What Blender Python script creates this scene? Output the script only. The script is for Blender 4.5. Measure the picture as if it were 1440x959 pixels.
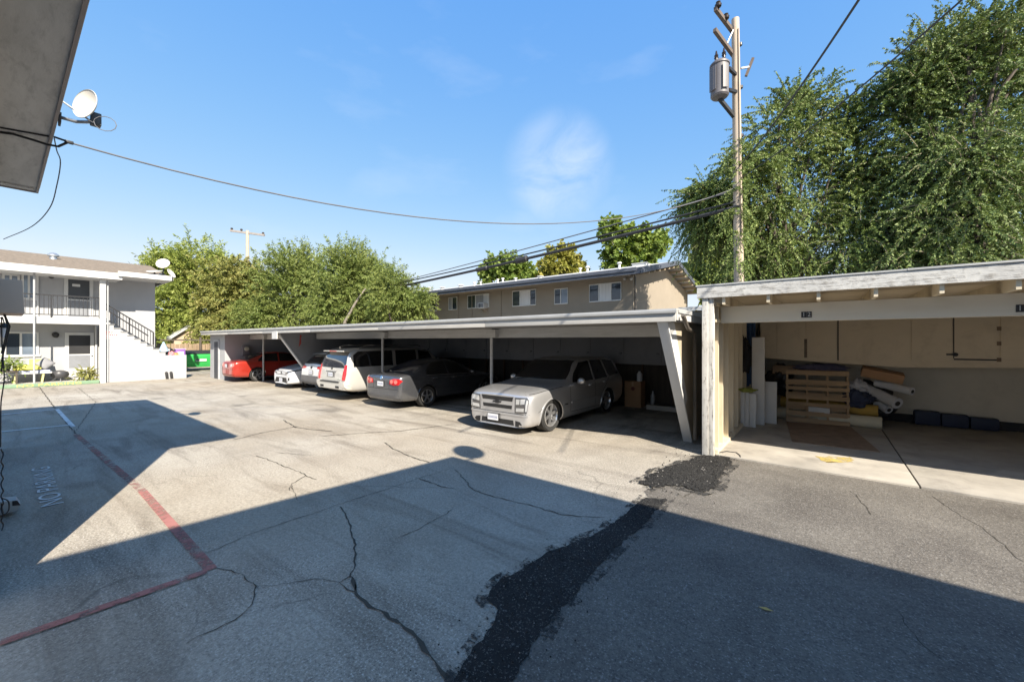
import bpy, bmesh, math, random
import numpy as np
from mathutils import Vector, Matrix
from mathutils.bvhtree import BVHTree
for _o in list(bpy.data.objects): bpy.data.objects.remove(_o)
S = bpy.context.scene; C = S.collection
R = math.radians
random.seed(7); RNG = np.random.default_rng(11)

# ------------------------------------------------------------------ camera
CAM_H = 2.0; YAW = 37.9; FPX = 561.0
cd = bpy.data.cameras.new('camera'); cam = bpy.data.objects.new('camera', cd); C.objects.link(cam)
cd.sensor_width = 36.0; cd.lens = FPX / 1440 * 36; cd.clip_start = 0.02; cd.clip_end = 2000
cam.location = (0, 0, CAM_H); cam.rotation_euler = (R(90), 0, R(YAW)); S.camera = cam

# ------------------------------------------------------------------ world and sun
SUN_AZ = (0.917, -0.399); SUN_EL = 38.0          # towards the sun
w = bpy.data.worlds.new('World'); S.world = w; w.use_nodes = True
nt = w.node_tree; nt.nodes.clear()
wo = nt.nodes.new('ShaderNodeOutputWorld'); bg = nt.nodes.new('ShaderNodeBackground')
sk = nt.nodes.new('ShaderNodeTexSky'); sk.sky_type = 'NISHITA'; sk.sun_disc = False
sk.sun_elevation = R(SUN_EL); sk.sun_rotation = math.atan2(SUN_AZ[0], SUN_AZ[1])
sk.air_density = 1.0; sk.dust_density = 0.25; sk.ozone_density = 4.0; sk.altitude = 50
# thin summer cloud: streaky noise over the sky direction
tc = nt.nodes.new('ShaderNodeTexCoord'); mp = nt.nodes.new('ShaderNodeMapping'); mp.inputs['Scale'].default_value = (1.6, 1.6, 4.5)
nz = nt.nodes.new('ShaderNodeTexNoise'); nz.inputs['Scale'].default_value = 1.7; nz.inputs['Detail'].default_value = 7; nz.inputs['Roughness'].default_value = .55
nt.links.new(tc.outputs['Generated'], mp.inputs['Vector']); nt.links.new(mp.outputs[0], nz.inputs['Vector'])
cr = nt.nodes.new('ShaderNodeMapRange'); cr.inputs['From Min'].default_value = .56; cr.inputs['From Max'].default_value = .95; cr.inputs['To Max'].default_value = .3
nt.links.new(nz.outputs['Fac'], cr.inputs['Value'])
# one wispy cloud patch low in the north
dt = nt.nodes.new('ShaderNodeVectorMath'); dt.operation = 'DOT_PRODUCT'; nt.links.new(tc.outputs['Generated'], dt.inputs[0])
_d = Vector((-0.614 + .789 * .115, .789 + .614 * .115, .43)).normalized(); dt.inputs[1].default_value = _d
cw = nt.nodes.new('ShaderNodeMapRange'); cw.interpolation_type = 'SMOOTHSTEP'; cw.inputs['From Min'].default_value = .9905; cw.inputs['From Max'].default_value = 1.0; cw.inputs['To Max'].default_value = .72
nt.links.new(dt.outputs['Value'], cw.inputs['Value'])
nz2 = nt.nodes.new('ShaderNodeTexNoise'); nz2.inputs['Scale'].default_value = 9; nz2.inputs['Detail'].default_value = 10; nz2.inputs['Roughness'].default_value = .62; nz2.inputs['Distortion'].default_value = .9
nt.links.new(tc.outputs['Generated'], nz2.inputs['Vector'])
c2 = nt.nodes.new('ShaderNodeMapRange'); c2.inputs['From Min'].default_value = .2; c2.inputs['From Max'].default_value = .85
nt.links.new(nz2.outputs['Fac'], c2.inputs['Value'])
mu = nt.nodes.new('ShaderNodeMath'); mu.operation = 'MULTIPLY'; nt.links.new(cw.outputs[0], mu.inputs[0]); nt.links.new(c2.outputs[0], mu.inputs[1])
ad = nt.nodes.new('ShaderNodeMath'); ad.operation = 'MAXIMUM'; nt.links.new(mu.outputs[0], ad.inputs[0]); nt.links.new(cr.outputs[0], ad.inputs[1])
mx = nt.nodes.new('ShaderNodeMix'); mx.data_type = 'RGBA'; nt.links.new(ad.outputs[0], mx.inputs['Factor'])
# even out the sky's range channel by channel: deep blue overhead, pale but not burnt near the horizon
sp0 = nt.nodes.new('ShaderNodeSeparateColor'); cb0 = nt.nodes.new('ShaderNodeCombineColor'); nt.links.new(sk.outputs[0], sp0.inputs[0])
for _i, (_g, _k) in enumerate(((1.0, .78), (.535, 1.22), (.12, 2.68))):
    _p = nt.nodes.new('ShaderNodeMath'); _p.operation = 'POWER'; _p.inputs[1].default_value = _g; nt.links.new(sp0.outputs[_i], _p.inputs[0])
    _m = nt.nodes.new('ShaderNodeMath'); _m.operation = 'MULTIPLY'; _m.inputs[1].default_value = _k; nt.links.new(_p.outputs[0], _m.inputs[0]); _c = nt.nodes.new('ShaderNodeMath'); _c.operation = 'SMOOTH_MIN'; _c.inputs[1].default_value = (2.7, 3.2, 3.9)[_i]; _c.inputs[2].default_value = .6; nt.links.new(_m.outputs[0], _c.inputs[0]); nt.links.new(_c.outputs[0], cb0.inputs[_i])
nt.links.new(cb0.outputs[0], mx.inputs['A']); mx.inputs['B'].default_value = (3.0, 3.3, 3.8, 1)
nt.links.new(mx.outputs['Result'], bg.inputs['Color']); bg.inputs['Strength'].default_value = 0.128
nt.links.new(bg.outputs[0], wo.inputs[0])
sd = bpy.data.lights.new('sun', 'SUN'); sd.energy = 4.9; sd.angle = R(.53); sd.color = (1, .91, .77)
sun = bpy.data.objects.new('sun', sd); C.objects.link(sun)
_s = Vector((SUN_AZ[0] * math.cos(R(SUN_EL)), SUN_AZ[1] * math.cos(R(SUN_EL)), math.sin(R(SUN_EL))))
sun.rotation_euler = _s.to_track_quat('Z', 'Y').to_euler(); sun.location = (20, -10, 30)
vs = S.view_settings; S.display_settings.display_device = 'sRGB'
vs.view_transform = 'Standard'; vs.look = 'None'; vs.gamma = 1; vs.use_curve_mapping = False; vs.exposure = 1.27
S.cycles.max_bounces = 8; S.cycles.diffuse_bounces = 6; S.cycles.use_denoising = True

# ------------------------------------------------------------------ surveying helpers: photo ray meets a known real plane
_rt = np.array([math.cos(R(YAW)), math.sin(R(YAW)), 0]); _fw = np.array([-math.sin(R(YAW)), math.cos(R(YAW)), 0])
def ray(px, py): return _fw + _rt * (px - 720) / FPX - np.array([0, 0, 1.]) * (py - 479) / FPX
def gp(px, py, z=0.0):
    r = ray(px, py); t = (z - CAM_H) / r[2]; return (r[0] * t, r[1] * t, z)
def onx(px, py, X):
    r = ray(px, py); t = X / r[0]; return (X, r[1] * t, CAM_H + r[2] * t)
def ony(px, py, Y):
    r = ray(px, py); t = Y / r[1]; return (r[0] * t, Y, CAM_H + r[2] * t)
def ond(px, py, D):
    r = ray(px, py) * D; return (r[0], r[1], CAM_H + r[2])

# ------------------------------------------------------------------ materials
def srgb(r, g, b):
    f = lambda c: ((c / 255 + .055) / 1.055) ** 2.4 if c > 10 else c / 255 / 12.92
    return (f(r), f(g), f(b))
class NT:
    def __init__(s, name):
        s.m = bpy.data.materials.new(name); s.m.use_nodes = True; s.t = s.m.node_tree; s.n = s.t.nodes
        s.b = s.n['Principled BSDF']; s.out = s.n['Material Output']
        s.tc = s.n.new('ShaderNodeTexCoord')
    def link(s, a, b): s.t.links.new(a, b)
    def mapping(s, scale=(1, 1, 1), src='Object', rot=(0, 0, 0)):
        m = s.n.new('ShaderNodeMapping'); m.inputs['Scale'].default_value = scale; m.inputs['Rotation'].default_value = rot
        s.link(s.tc.outputs[src], m.inputs['Vector']); return m.outputs[0]
    def noise(s, vec, scale, detail=5, rough=.55, dist=0):
        n = s.n.new('ShaderNodeTexNoise'); n.inputs['Scale'].default_value = scale; n.inputs['Detail'].default_value = detail
        n.inputs['Roughness'].default_value = rough; n.inputs['Distortion'].default_value = dist
        s.link(vec, n.inputs['Vector']); return n.outputs['Fac']
    def vor(s, vec, scale, feature='F1', out='Distance'):
        n = s.n.new('ShaderNodeTexVoronoi'); n.feature = feature; n.inputs['Scale'].default_value = scale
        s.link(vec, n.inputs['Vector']); return n.outputs[out]
    def rng(s, v, a, b, c=0, d=1):
        n = s.n.new('ShaderNodeMapRange'); s.link(v, n.inputs['Value'])
        for k, x in zip(('From Min', 'From Max', 'To Min', 'To Max'), (a, b, c, d)): n.inputs[k].default_value = x
        return n.outputs[0]
    def mix(s, f, a, b, mode='MIX'):
        n = s.n.new('ShaderNodeMix'); n.data_type = 'RGBA'; n.blend_type = mode
        for k, x in (('Factor', f), ('A', a), ('B', b)):
            if isinstance(x, (int, float)): n.inputs[k].default_value = x
            elif isinstance(x, tuple): n.inputs[k].default_value = (*x[:3], 1)
            else: s.link(x, n.inputs[k])
        return n.outputs['Result']
    def math(s, op, a, b=0.0):
        n = s.n.new('ShaderNodeMath'); n.operation = op
        for i, x in enumerate((a, b)):
            if isinstance(x, (int, float)): n.inputs[i].default_value = x
            else: s.link(x, n.inputs[i])
        return n.outputs[0]
    def bump(s, h, strength, dist=.01):
        n = s.n.new('ShaderNodeBump'); n.inputs['Strength'].default_value = strength; n.inputs['Distance'].default_value = dist
        s.link(h, n.inputs['Height']); s.link(n.outputs[0], s.b.inputs['Normal'])
    def col(s, c): s.link(c, s.b.inputs['Base Color'])
    def set(s, **k):
        for a, v in k.items(): s.b.inputs[a.replace('_', ' ')].default_value = v
MATS = {}
def M(name, col, rough=.6, metal=0, var=.14, vs=2.5, bump=0, bs=80, coat=0, stretch=(1, 1, 1), spec=.5, dirt=0, dirtcol=(.05, .045, .04)):
    if name in MATS: return MATS[name]
    t = NT(name); v = t.mapping(stretch)
    n = t.noise(v, vs, 6, .6)
    a = tuple(c * (1 - var) for c in col); b = tuple(min(1, c * (1 + var)) for c in col)
    c = t.mix(t.rng(n, .3, .7), a, b)
    if dirt:
        d = t.rng(t.noise(v, vs * 1.7, 8, .7, .4), .5, .75, 0, dirt); c = t.mix(d, c, dirtcol)
    t.col(c); t.set(Roughness=rough, Metallic=metal); t.b.inputs['Specular IOR Level'].default_value = spec
    if coat: t.b.inputs['Coat Weight'].default_value = coat; t.b.inputs['Coat Roughness'].default_value = .04
    if bump: t.bump(t.noise(v, bs, 4), bump, .008)
    MATS[name] = t.m; return t.m
def paint(name, col, metal=.55, rough=.34):
    return M(name, col, rough, metal, .04, 3, coat=.9)

# ------------------------------------------------------------------ mesh builder
def tag(o, label=None, cat=None, group=None, kind=None):
    if label: o['label'] = label
    if cat: o['category'] = cat
    if group: o['group'] = group
    if kind: o['kind'] = kind
    return o
def thing(name, label, cat, loc=(0, 0, 0), rz=0, group=None):
    o = bpy.data.objects.new(name, None); C.objects.link(o); o.empty_display_size = .2
    o.location = loc; o.rotation_euler = (0, 0, rz); return tag(o, label, cat, group)
def wloc(o):
    v = Vector((0, 0, 0))
    while o: v += o.location; o = o.parent
    return v
class MB:
    def __init__(s): s.v = []; s.f = []; s.m = []
    def add(s, vs, fs, mi=0):
        k = len(s.v); s.v += [tuple(p) for p in vs]; s.f += [tuple(i + k for i in f) for f in fs]; s.m += [mi] * len(fs); return s
    def box(s, x0, x1, y0, y1, z0, z1, mi=0):
        x0, x1 = min(x0, x1), max(x0, x1); y0, y1 = min(y0, y1), max(y0, y1); z0, z1 = min(z0, z1), max(z0, z1)
        return s.add([(x0, y0, z0), (x1, y0, z0), (x1, y1, z0), (x0, y1, z0), (x0, y0, z1), (x1, y0, z1), (x1, y1, z1), (x0, y1, z1)],
                     [(0, 3, 2, 1), (4, 5, 6, 7), (0, 1, 5, 4), (1, 2, 6, 5), (2, 3, 7, 6), (3, 0, 4, 7)], mi)
    def cbox(s, c, sz, mi=0, mat=None):
        h = [a / 2 for a in sz]
        vs = [Vector((x * h[0], y * h[1], z * h[2])) for z in (-1, 1) for x, y in ((-1, -1), (1, -1), (1, 1), (-1, 1))]
        if mat: vs = [mat @ v for v in vs]
        return s.add([v + Vector(c) for v in vs], [(0, 3, 2, 1), (4, 5, 6, 7), (0, 1, 5, 4), (1, 2, 6, 5), (2, 3, 7, 6), (3, 0, 4, 7)], mi)
    def bar(s, a, b, wx, wy=None, mi=0, up=(0, 0, 1)):
        a, b = Vector(a), Vector(b); d = (b - a).normalized(); u = Vector(up)
        if abs(d.dot(u)) > .98: u = Vector((0, 1, 0))
        x = d.cross(u).normalized(); y = x.cross(d); wy = wy or wx
        vs = []
        for p in (a, b):
            for i, j in ((-1, -1), (1, -1), (1, 1), (-1, 1)): vs.append(p + x * i * wx / 2 + y * j * wy / 2)
        return s.add(vs, [(0, 3, 2, 1), (4, 5, 6, 7), (0, 1, 5, 4), (1, 2, 6, 5), (2, 3, 7, 6), (3, 0, 4, 7)], mi)
    def tube(s, pts, r, n=8, mi=0, caps=True):
        pts = [Vector(p) for p in pts]; rs = r if isinstance(r, (list, tuple)) else [r] * len(pts); k0 = len(s.v); x = None
        for i, p in enumerate(pts):
            d = (pts[min(i + 1, len(pts) - 1)] - pts[max(i - 1, 0)]).normalized()
            if x is None:
                u = Vector((0, 0, 1)) if abs(d.z) < .9 else Vector((1, 0, 0)); x = d.cross(u).normalized()
            else: x = (x - d * x.dot(d)).normalized()
            y = d.cross(x)
            for k in range(n):
                a = 2 * math.pi * k / n; s.v.append(tuple(p + (x * math.cos(a) + y * math.sin(a)) * rs[i]))
        for i in range(len(pts) - 1):
            for k in range(n):
                a = k0 + i * n + k; b = k0 + i * n + (k + 1) % n; s.f.append((a, b, b + n, a + n)); s.m.append(mi)
        if caps:
            s.f.append(tuple(k0 + k for k in range(n))[::-1]); s.f.append(tuple(k0 + (len(pts) - 1) * n + k for k in range(n))); s.m += [mi, mi]
        return s
    def lathe(s, prof, c=(0, 0, 0), n=20, axis='Z', mi=0):
        k0 = len(s.v)
        for r, z in prof:
            for k in range(n):
                a = 2 * math.pi * k / n; p = (r * math.cos(a), r * math.sin(a), z)
                if axis == 'X': p = (p[2], p[0], p[1])
                if axis == 'Y': p = (p[0], p[2], p[1])
                s.v.append((p[0] + c[0], p[1] + c[1], p[2] + c[2]))
        for i in range(len(prof) - 1):
            for k in range(n):
                a = k0 + i * n + k; b = k0 + i * n + (k + 1) % n; s.f.append((a, b, b + n, a + n)); s.m.append(mi)
        return s
    def prism(s, poly, axis, a, b, mi=0):
        """poly: 2-D outline; axis 'x' -> (y,z) outline swept from x=a to b; 'y' -> (x,z); 'z' -> (x,y)"""
        def P(u, v, w): return {'x': (w, u, v), 'y': (u, w, v), 'z': (u, v, w)}[axis]
        n = len(poly); vs = [P(u, v, a) for u, v in poly] + [P(u, v, b) for u, v in poly]
        fs = [tuple(range(n))[::-1], tuple(range(n, 2 * n))] + [(i, (i + 1) % n, n + (i + 1) % n, n + i) for i in range(n)]
        return s.add(vs, fs, mi)
    def blob(s, c, r, seed=0, sub=2, amp=.15, mi=0):
        bm = bmesh.new(); bmesh.ops.create_icosphere(bm, subdivisions=sub, radius=1); rd = random.Random(seed)
        ph = [rd.uniform(0, 6) for _ in range(6)]
        vs = []
        for v in bm.verts:
            p = v.co; k = 1 + amp * (math.sin(3 * p.x + ph[0]) * math.sin(3 * p.y + ph[1]) + .6 * math.sin(5 * p.z + ph[2]) * math.sin(4 * p.x + ph[3]))
            vs.append((c[0] + p.x * r[0] * k, c[1] + p.y * r[1] * k, c[2] + p.z * r[2] * k))
        s.add(vs, [tuple(v.index for v in f.verts) for f in bm.faces], mi); bm.free(); return s
    def build(s, name, mat, parent=None, smooth=False, bevel=0, kind=None):
        off = wloc(parent) if parent else Vector((0, 0, 0))
        me = bpy.data.meshes.new(name); me.from_pydata([tuple(Vector(p) - off) for p in s.v], [], s.f)
        for m in (mat if isinstance(mat, (list, tuple)) else [mat]): me.materials.append(m)
        if isinstance(mat, (list, tuple)): me.polygons.foreach_set('material_index', s.m)
        bm = bmesh.new(); bm.from_mesh(me); bmesh.ops.recalc_face_normals(bm, faces=bm.faces)
        if bevel:
            eds = [e for e in bm.edges if len(e.link_faces) == 2 and e.calc_face_angle(0) > .6]
            bmesh.ops.bevel(bm, geom=eds, offset=bevel, segments=2, affect='EDGES', profile=.6, clamp_overlap=True)
        bm.to_mesh(me); bm.free()
        if smooth or bevel:
            me.polygons.foreach_set('use_smooth', [True] * len(me.polygons))
            try: me.set_sharp_from_angle(angle=R(38))
            except Exception: pass
        o = bpy.data.objects.new(name, me); C.objects.link(o)
        if parent: o.parent = parent
        if kind: o['kind'] = kind
        return o
def box(name, mat, parent, x0, x1, y0, y1, z0, z1, bevel=0): return MB().box(x0, x1, y0, y1, z0, z1).build(name, mat, parent, bevel=bevel)
def smooth_path(pts, k=6):
    P = [Vector(p) for p in pts]; P = [P[0] * 2 - P[1]] + P + [P[-1] * 2 - P[-2]]; out = []
    for i in range(1, len(P) - 2):
        for j in range(k):
            t = j / k; a, b, c, d = P[i - 1:i + 3]; out.append(.5 * ((2 * b) + (c - a) * t + (2 * a - 5 * b + 4 * c - d) * t * t + (3 * b - a - 3 * c + d) * t ** 3))
    return out + [P[-2]]
def copy_tree(o, parent=None):
    c = o.copy(); C.objects.link(c)
    if parent: c.parent = parent
    for ch in list(o.children): copy_tree(ch, c)
    return c
def struct(o): o['kind'] = 'structure'; return o
def text_mesh(name, txt, size, mat, parent=None, depth=.002, sx=1, align='CENTER'):
    cu = bpy.data.curves.new(name, 'FONT'); cu.body = txt; cu.size = size; cu.extrude = depth; cu.align_x = align; cu.align_y = 'CENTER'
    t = bpy.data.objects.new(name, cu); C.objects.link(t); bpy.context.view_layer.update()
    me = bpy.data.meshes.new_from_object(t.evaluated_get(bpy.context.evaluated_depsgraph_get()))
    bpy.data.objects.remove(t); me.materials.clear(); me.materials.append(mat)
    for v in me.vertices: v.co.x *= sx
    o = bpy.data.objects.new(name, me); C.objects.link(o); o.parent = parent; return o
# ================================================================== GROUND
def lot_material():
    t = NT('weathered_concrete'); v = t.mapping()
    big = t.noise(v, .28, 6, .6, .5); mid = t.noise(v, 1.3, 7, .65, .3); fine = t.noise(v, 26, 5, .75); grit = t.noise(v, 58, 3, .75)
    c = t.mix(t.rng(big, .3, .7), (.33, .292, .238), (.50, .465, .40))
    c = t.mix(t.rng(mid, .45, .78, 0, .55), c, (.21, .185, .16))
    # long tyre sweeps and old oil stains
    sw = t.noise(t.mapping((.22, 1.5, 1), rot=(0, 0, R(14))), 1.5, 6, .6, .8)
    c = t.mix(t.rng(sw, .50, .70, 0, .72), c, (.15, .128, .105))
    oil = t.noise(v, .75, 3, .4, .2); c = t.mix(t.rng(oil, .66, .76, 0, .6), c, (.07, .062, .055))
    sx = t.n.new('ShaderNodeSeparateXYZ'); t.link(v, sx.inputs[0]); bay = t.math('MULTIPLY', t.rng(sx.outputs[1], 6.0, 8.6), t.rng(sx.outputs[1], 13.5, 12.0))   # oil drips of decades in the parking bays
    ob_ = t.math('MULTIPLY', bay, t.rng(t.noise(t.mapping((.8, .35, 1)), 1.6, 6, .65, .4), .42, .66, 0, .75)); c = t.mix(ob_, c, (.07, .06, .05))
    tint = t.rng(t.noise(v, .16, 4, .5), .48, .62, 0, .35); c = t.mix(tint, c, (.36, .285, .19))
    # grain of worn aggregate
    c = t.mix(t.rng(fine, .35, .65), c, t.mix(1.0, c, (.62, .62, .62), 'MULTIPLY'))
    gz = t.rng(t.noise(v, .45, 3), .4, .62, .25, 1); c = t.mix(t.math('MULTIPLY', gz, t.rng(grit, .56, .64, 0, .75)), c, (.62, .585, .53)); c = t.mix(t.math('MULTIPLY', gz, t.rng(grit, .45, .36, 0, .8)), c, (.09, .083, .075))
    # hairline cracks
    dv = t.n.new('ShaderNodeVectorMath'); dv.operation = 'ADD'; nv = t.n.new('ShaderNodeTexNoise'); nv.inputs['Scale'].default_value = .9; nv.inputs['Detail'].default_value = 6
    sc = t.n.new('ShaderNodeVectorMath'); sc.operation = 'SCALE'; sc.inputs['Scale'].default_value = .7
    t.link(v, nv.inputs['Vector']); t.link(nv.outputs['Color'], sc.inputs[0]); t.link(v, dv.inputs[0]); t.link(sc.outputs[0], dv.inputs[1])
    e = t.vor(dv.outputs[0], .42, 'DISTANCE_TO_EDGE'); hair = t.rng(e, .0, .006, 1, 0)
    msk = t.rng(t.noise(v, .5, 2), .54, .66); c = t.mix(t.math('MULTIPLY', hair, t.math('MULTIPLY', msk, .5)), c, (.05, .045, .04))
    t.col(c); t.set(Roughness=.9); t.b.inputs['Specular IOR Level'].default_value = .25
    h = t.math('ADD', t.math('MULTIPLY', fine, .6), t.math('MULTIPLY', grit, .5)); t.bump(h, .55, .012); return t.m
def asphalt_material(name, a, b, speck=.5):
    t = NT(name); v = t.mapping(); mid = t.noise(v, .9, 6, .65, .4); grit = t.noise(v, 62, 3, .75); fine = t.noise(v, 20, 5, .75)
    c = t.mix(t.rng(mid, .35, .68), a, b)
    c = t.mix(t.rng(fine, .35, .7), c, t.mix(1.0, c, (.6, .6, .6), 'MULTIPLY'))
    c = t.mix(t.rng(grit, .57, .66, 0, speck), c, (.42, .40, .37)); c = t.mix(t.rng(grit, .43, .35, 0, .6), c, (.02, .02, .02))
    t.mm = None
    sp = t.rng(t.noise(v, 90, 1, .5), .74, .77); spm = t.rng(t.noise(v, 2.3, 4), .5, .62)
    c = t.mix(t.math('MULTIPLY', sp, spm), c, (.5, .48, .45))
    t.col(c); t.set(Roughness=.88); t.b.inputs['Specular IOR Level'].default_value = .3
    t.bump(t.math('ADD', grit, fine), .6, .012); return t.m
LOT = lot_material()
ASPH = asphalt_material('worn_asphalt', (.122, .110, .096), (.20, .183, .158))
TAR = asphalt_material('fresh_black_tar', (.010, .010, .010), (.026, .025, .024), .3)
SLAB = M('garage_slab_concrete', (.34, .315, .275), .9, var=.22, vs=1.1, bump=.35, bs=60, dirt=.55, dirtcol=(.12, .11, .10))
CRK = M('joint_fill', (.03, .028, .022), .95)

def jag(poly, step=.05, amp=.02, closed=True, seed=0):
    rd = random.Random(seed); out = []; n = len(poly)
    for i in range(n if closed else n - 1):
        a = Vector(poly[i][:2]); b = Vector(poly[(i + 1) % n][:2]); k = max(1, int((b - a).length / step))
        nn = Vector((-(b - a).y, (b - a).x)).normalized()
        for j in range(k):
            p = a.lerp(b, j / k); u = len(out); f = amp * (.7 * math.sin(u * .37 + seed) + .5 * math.sin(u * .83 + 2 * seed) + .5 * math.sin(u * 1.9 + 3 * seed)) + rd.gauss(0, min(amp * .35, step * .25)); p = p + nn * f; out.append((p.x, p.y))
    if not closed: out.append(tuple(poly[-1][:2]))
    return out
def sheet(name, poly, z, mat, thick=0, parent=None):
    bm = bmesh.new(); f = bm.faces.new([bm.verts.new((x, y, z)) for x, y in poly])
    if f.normal.z < 0 or sum((poly[i][0] * poly[(i + 1) % len(poly)][1] - poly[(i + 1) % len(poly)][0] * poly[i][1]) for i in range(len(poly))) < 0: f.normal_flip()
    if thick:
        r = bmesh.ops.extrude_face_region(bm, geom=[f]); 
        for e in r['geom']:
            if isinstance(e, bmesh.types.BMVert): e.co.z += thick
    bmesh.ops.triangulate(bm, faces=bm.faces[:]); bmesh.ops.recalc_face_normals(bm, faces=bm.faces[:])
    me = bpy.data.meshes.new(name); bm.to_mesh(me); bm.free(); me.materials.append(mat)
    if not thick and me.polygons and me.polygons[0].normal.z < 0: me.flip_normals()
    o = bpy.data.objects.new(name, me); C.objects.link(o); o['kind'] = 'structure'; return o
g = MB(); g.add([(-700, -700, 0), (700, -700, 0), (700, 700, 0), (-700, 700, 0)], [(0, 1, 2, 3)]); struct(g.build('ground', LOT))

# asphalt apron on the right, with its ragged edge against the concrete
edge = [gp(*p)[:2] for p in ((1000, 641), (985, 668), (905, 690), (915, 702), (880, 735), (830, 775), (775, 830), (735, 880), (712, 930), (700, 970))]
ap = jag(edge, .06, .012, False, 3) + [(-1.0, -6), (30, -6), (30, 7.66), (-1.45, 7.66)]
sheet('asphalt', ap, .004, ASPH)
# black tar repair following the joint
low = [gp(*p)[:2] for p in ((908, 699), (938, 702), (905, 738), (858, 778), (812, 832), (768, 880), (730, 935), (712, 985), (620, 985), (652, 935), (690, 880), (700, 858), (682, 842), (706, 815), (770, 778), (850, 745))]
def feather(name, src, keep):
    t = NT(name); v = t.mapping(); grit = t.noise(v, 60, 3, .75); t.col(t.mix(t.rng(grit, .4, .6), (.018, .017, .016), (.06, .057, .052))); t.set(Roughness=.95)
    f = t.rng(t.math('ADD', t.noise(v, 34, 6, .8), t.math('MULTIPLY', t.noise(v, 4, 4), .7)), keep, keep + .07)
    tr = t.n.new('ShaderNodeBsdfTransparent'); ms = t.n.new('ShaderNodeMixShader'); t.link(f, ms.inputs[0]); t.link(tr.outputs[0], ms.inputs[1]); t.link(t.b.outputs[0], ms.inputs[2]); t.link(ms.outputs[0], t.out.inputs[0]); return t.m
def grow(poly, d):
    c = Vector((sum(p[0] for p in poly) / len(poly), sum(p[1] for p in poly) / len(poly))); n = len(poly); out = []
    ar = sum(poly[i][0] * poly[(i + 1) % n][1] - poly[(i + 1) % n][0] * poly[i][1] for i in range(n)); sg = 1 if ar > 0 else -1
    for i in range(n):
        a = Vector(poly[i - 1]); b = Vector(poly[(i + 1) % n]); t = (b - a).normalized(); nn = Vector((t.y, -t.x)) * sg; out.append(tuple(Vector(poly[i]) + nn * d))
    return out
FE = feather('scattered_tar', None, .86)
sheet('tar_scatter', jag(grow(low, .09), .06, .008, True, 7), .0075, FE)
sheet('tar_patch', jag(low, .045, .012, True, 5), .009, TAR)
up = [gp(*p)[:2] for p in ((898, 680), (925, 662), (962, 650), (985, 641), (1022, 641), (1030, 648), (1016, 664), (1006, 688), (985, 692), (962, 686), (940, 683), (915, 686))]
sheet('tar_scatter', jag(grow(up, .12), .05, .02, True, 8), .0095, FE)
sheet('tar_patch', jag(up, .03, .03, True, 9), .011, TAR, .008)
# loose black and pale gravel on the patches: nobody could count it
gm = MB(); rd = random.Random(4)
def scatter(poly, n, s0, s1):
    xs = [p[0] for p in poly]; ys = [p[1] for p in poly]; k = 0
    while k < n:
        x, y = rd.uniform(min(xs) - .1, max(xs) + .1), rd.uniform(min(ys) - .1, max(ys) + .1); ins = False; j = len(poly) - 1
        for i in range(len(poly)):
            if (poly[i][1] > y) != (poly[j][1] > y) and x < (poly[j][0] - poly[i][0]) * (y - poly[i][1]) / (poly[j][1] - poly[i][1]) + poly[i][0]: ins = not ins
            j = i
        if not ins and rd.random() > .12: continue
        k += 1; r = rd.uniform(s0, s1); z = .02 + r * .3
        gm.add([(x - r, y, z), (x + r * rd.uniform(.6, 1), y + r * .4, z), (x, y - r, z), (x + r * .2, y + r, z), (x, y, z + r * .9), (x, y, z - r)],
               [(0, 2, 4), (2, 1, 4), (1, 3, 4), (3, 0, 4), (2, 0, 5), (1, 2, 5), (3, 1, 5), (0, 3, 5)], 1 if rd.random() < .10 else 0)
scatter(up, 520, .005, .015); scatter(low, 500, .003, .009)
tag(gm.build('gravel', [TAR, M('pale_pebble', (.20, .19, .18), .9)]), 'loose black and pale gravel crumbling over the tar patches', 'gravel', kind='stuff')

# painted lines
def line_mat(name, col, keep=.5):
    t = NT(name); v = t.mapping(); n = t.noise(v, 9, 8, .75); big = t.noise(v, 1.2, 3)
    t.col(t.mix(t.rng(t.noise(v, 3, 5), .3, .7), tuple(c * .75 for c in col), col)); t.set(Roughness=.85)
    f = t.rng(t.math('ADD', n, t.math('MULTIPLY', big, .5)), keep, keep + .22, .0, 1)
    tr = t.n.new('ShaderNodeBsdfTransparent'); ms = t.n.new('ShaderNodeMixShader'); t.link(f, ms.inputs[0]); t.link(tr.outputs[0], ms.inputs[1]); t.link(t.b.outputs[0], ms.inputs[2]); t.link(ms.outputs[0], t.out.inputs[0]); return t.m
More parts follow.
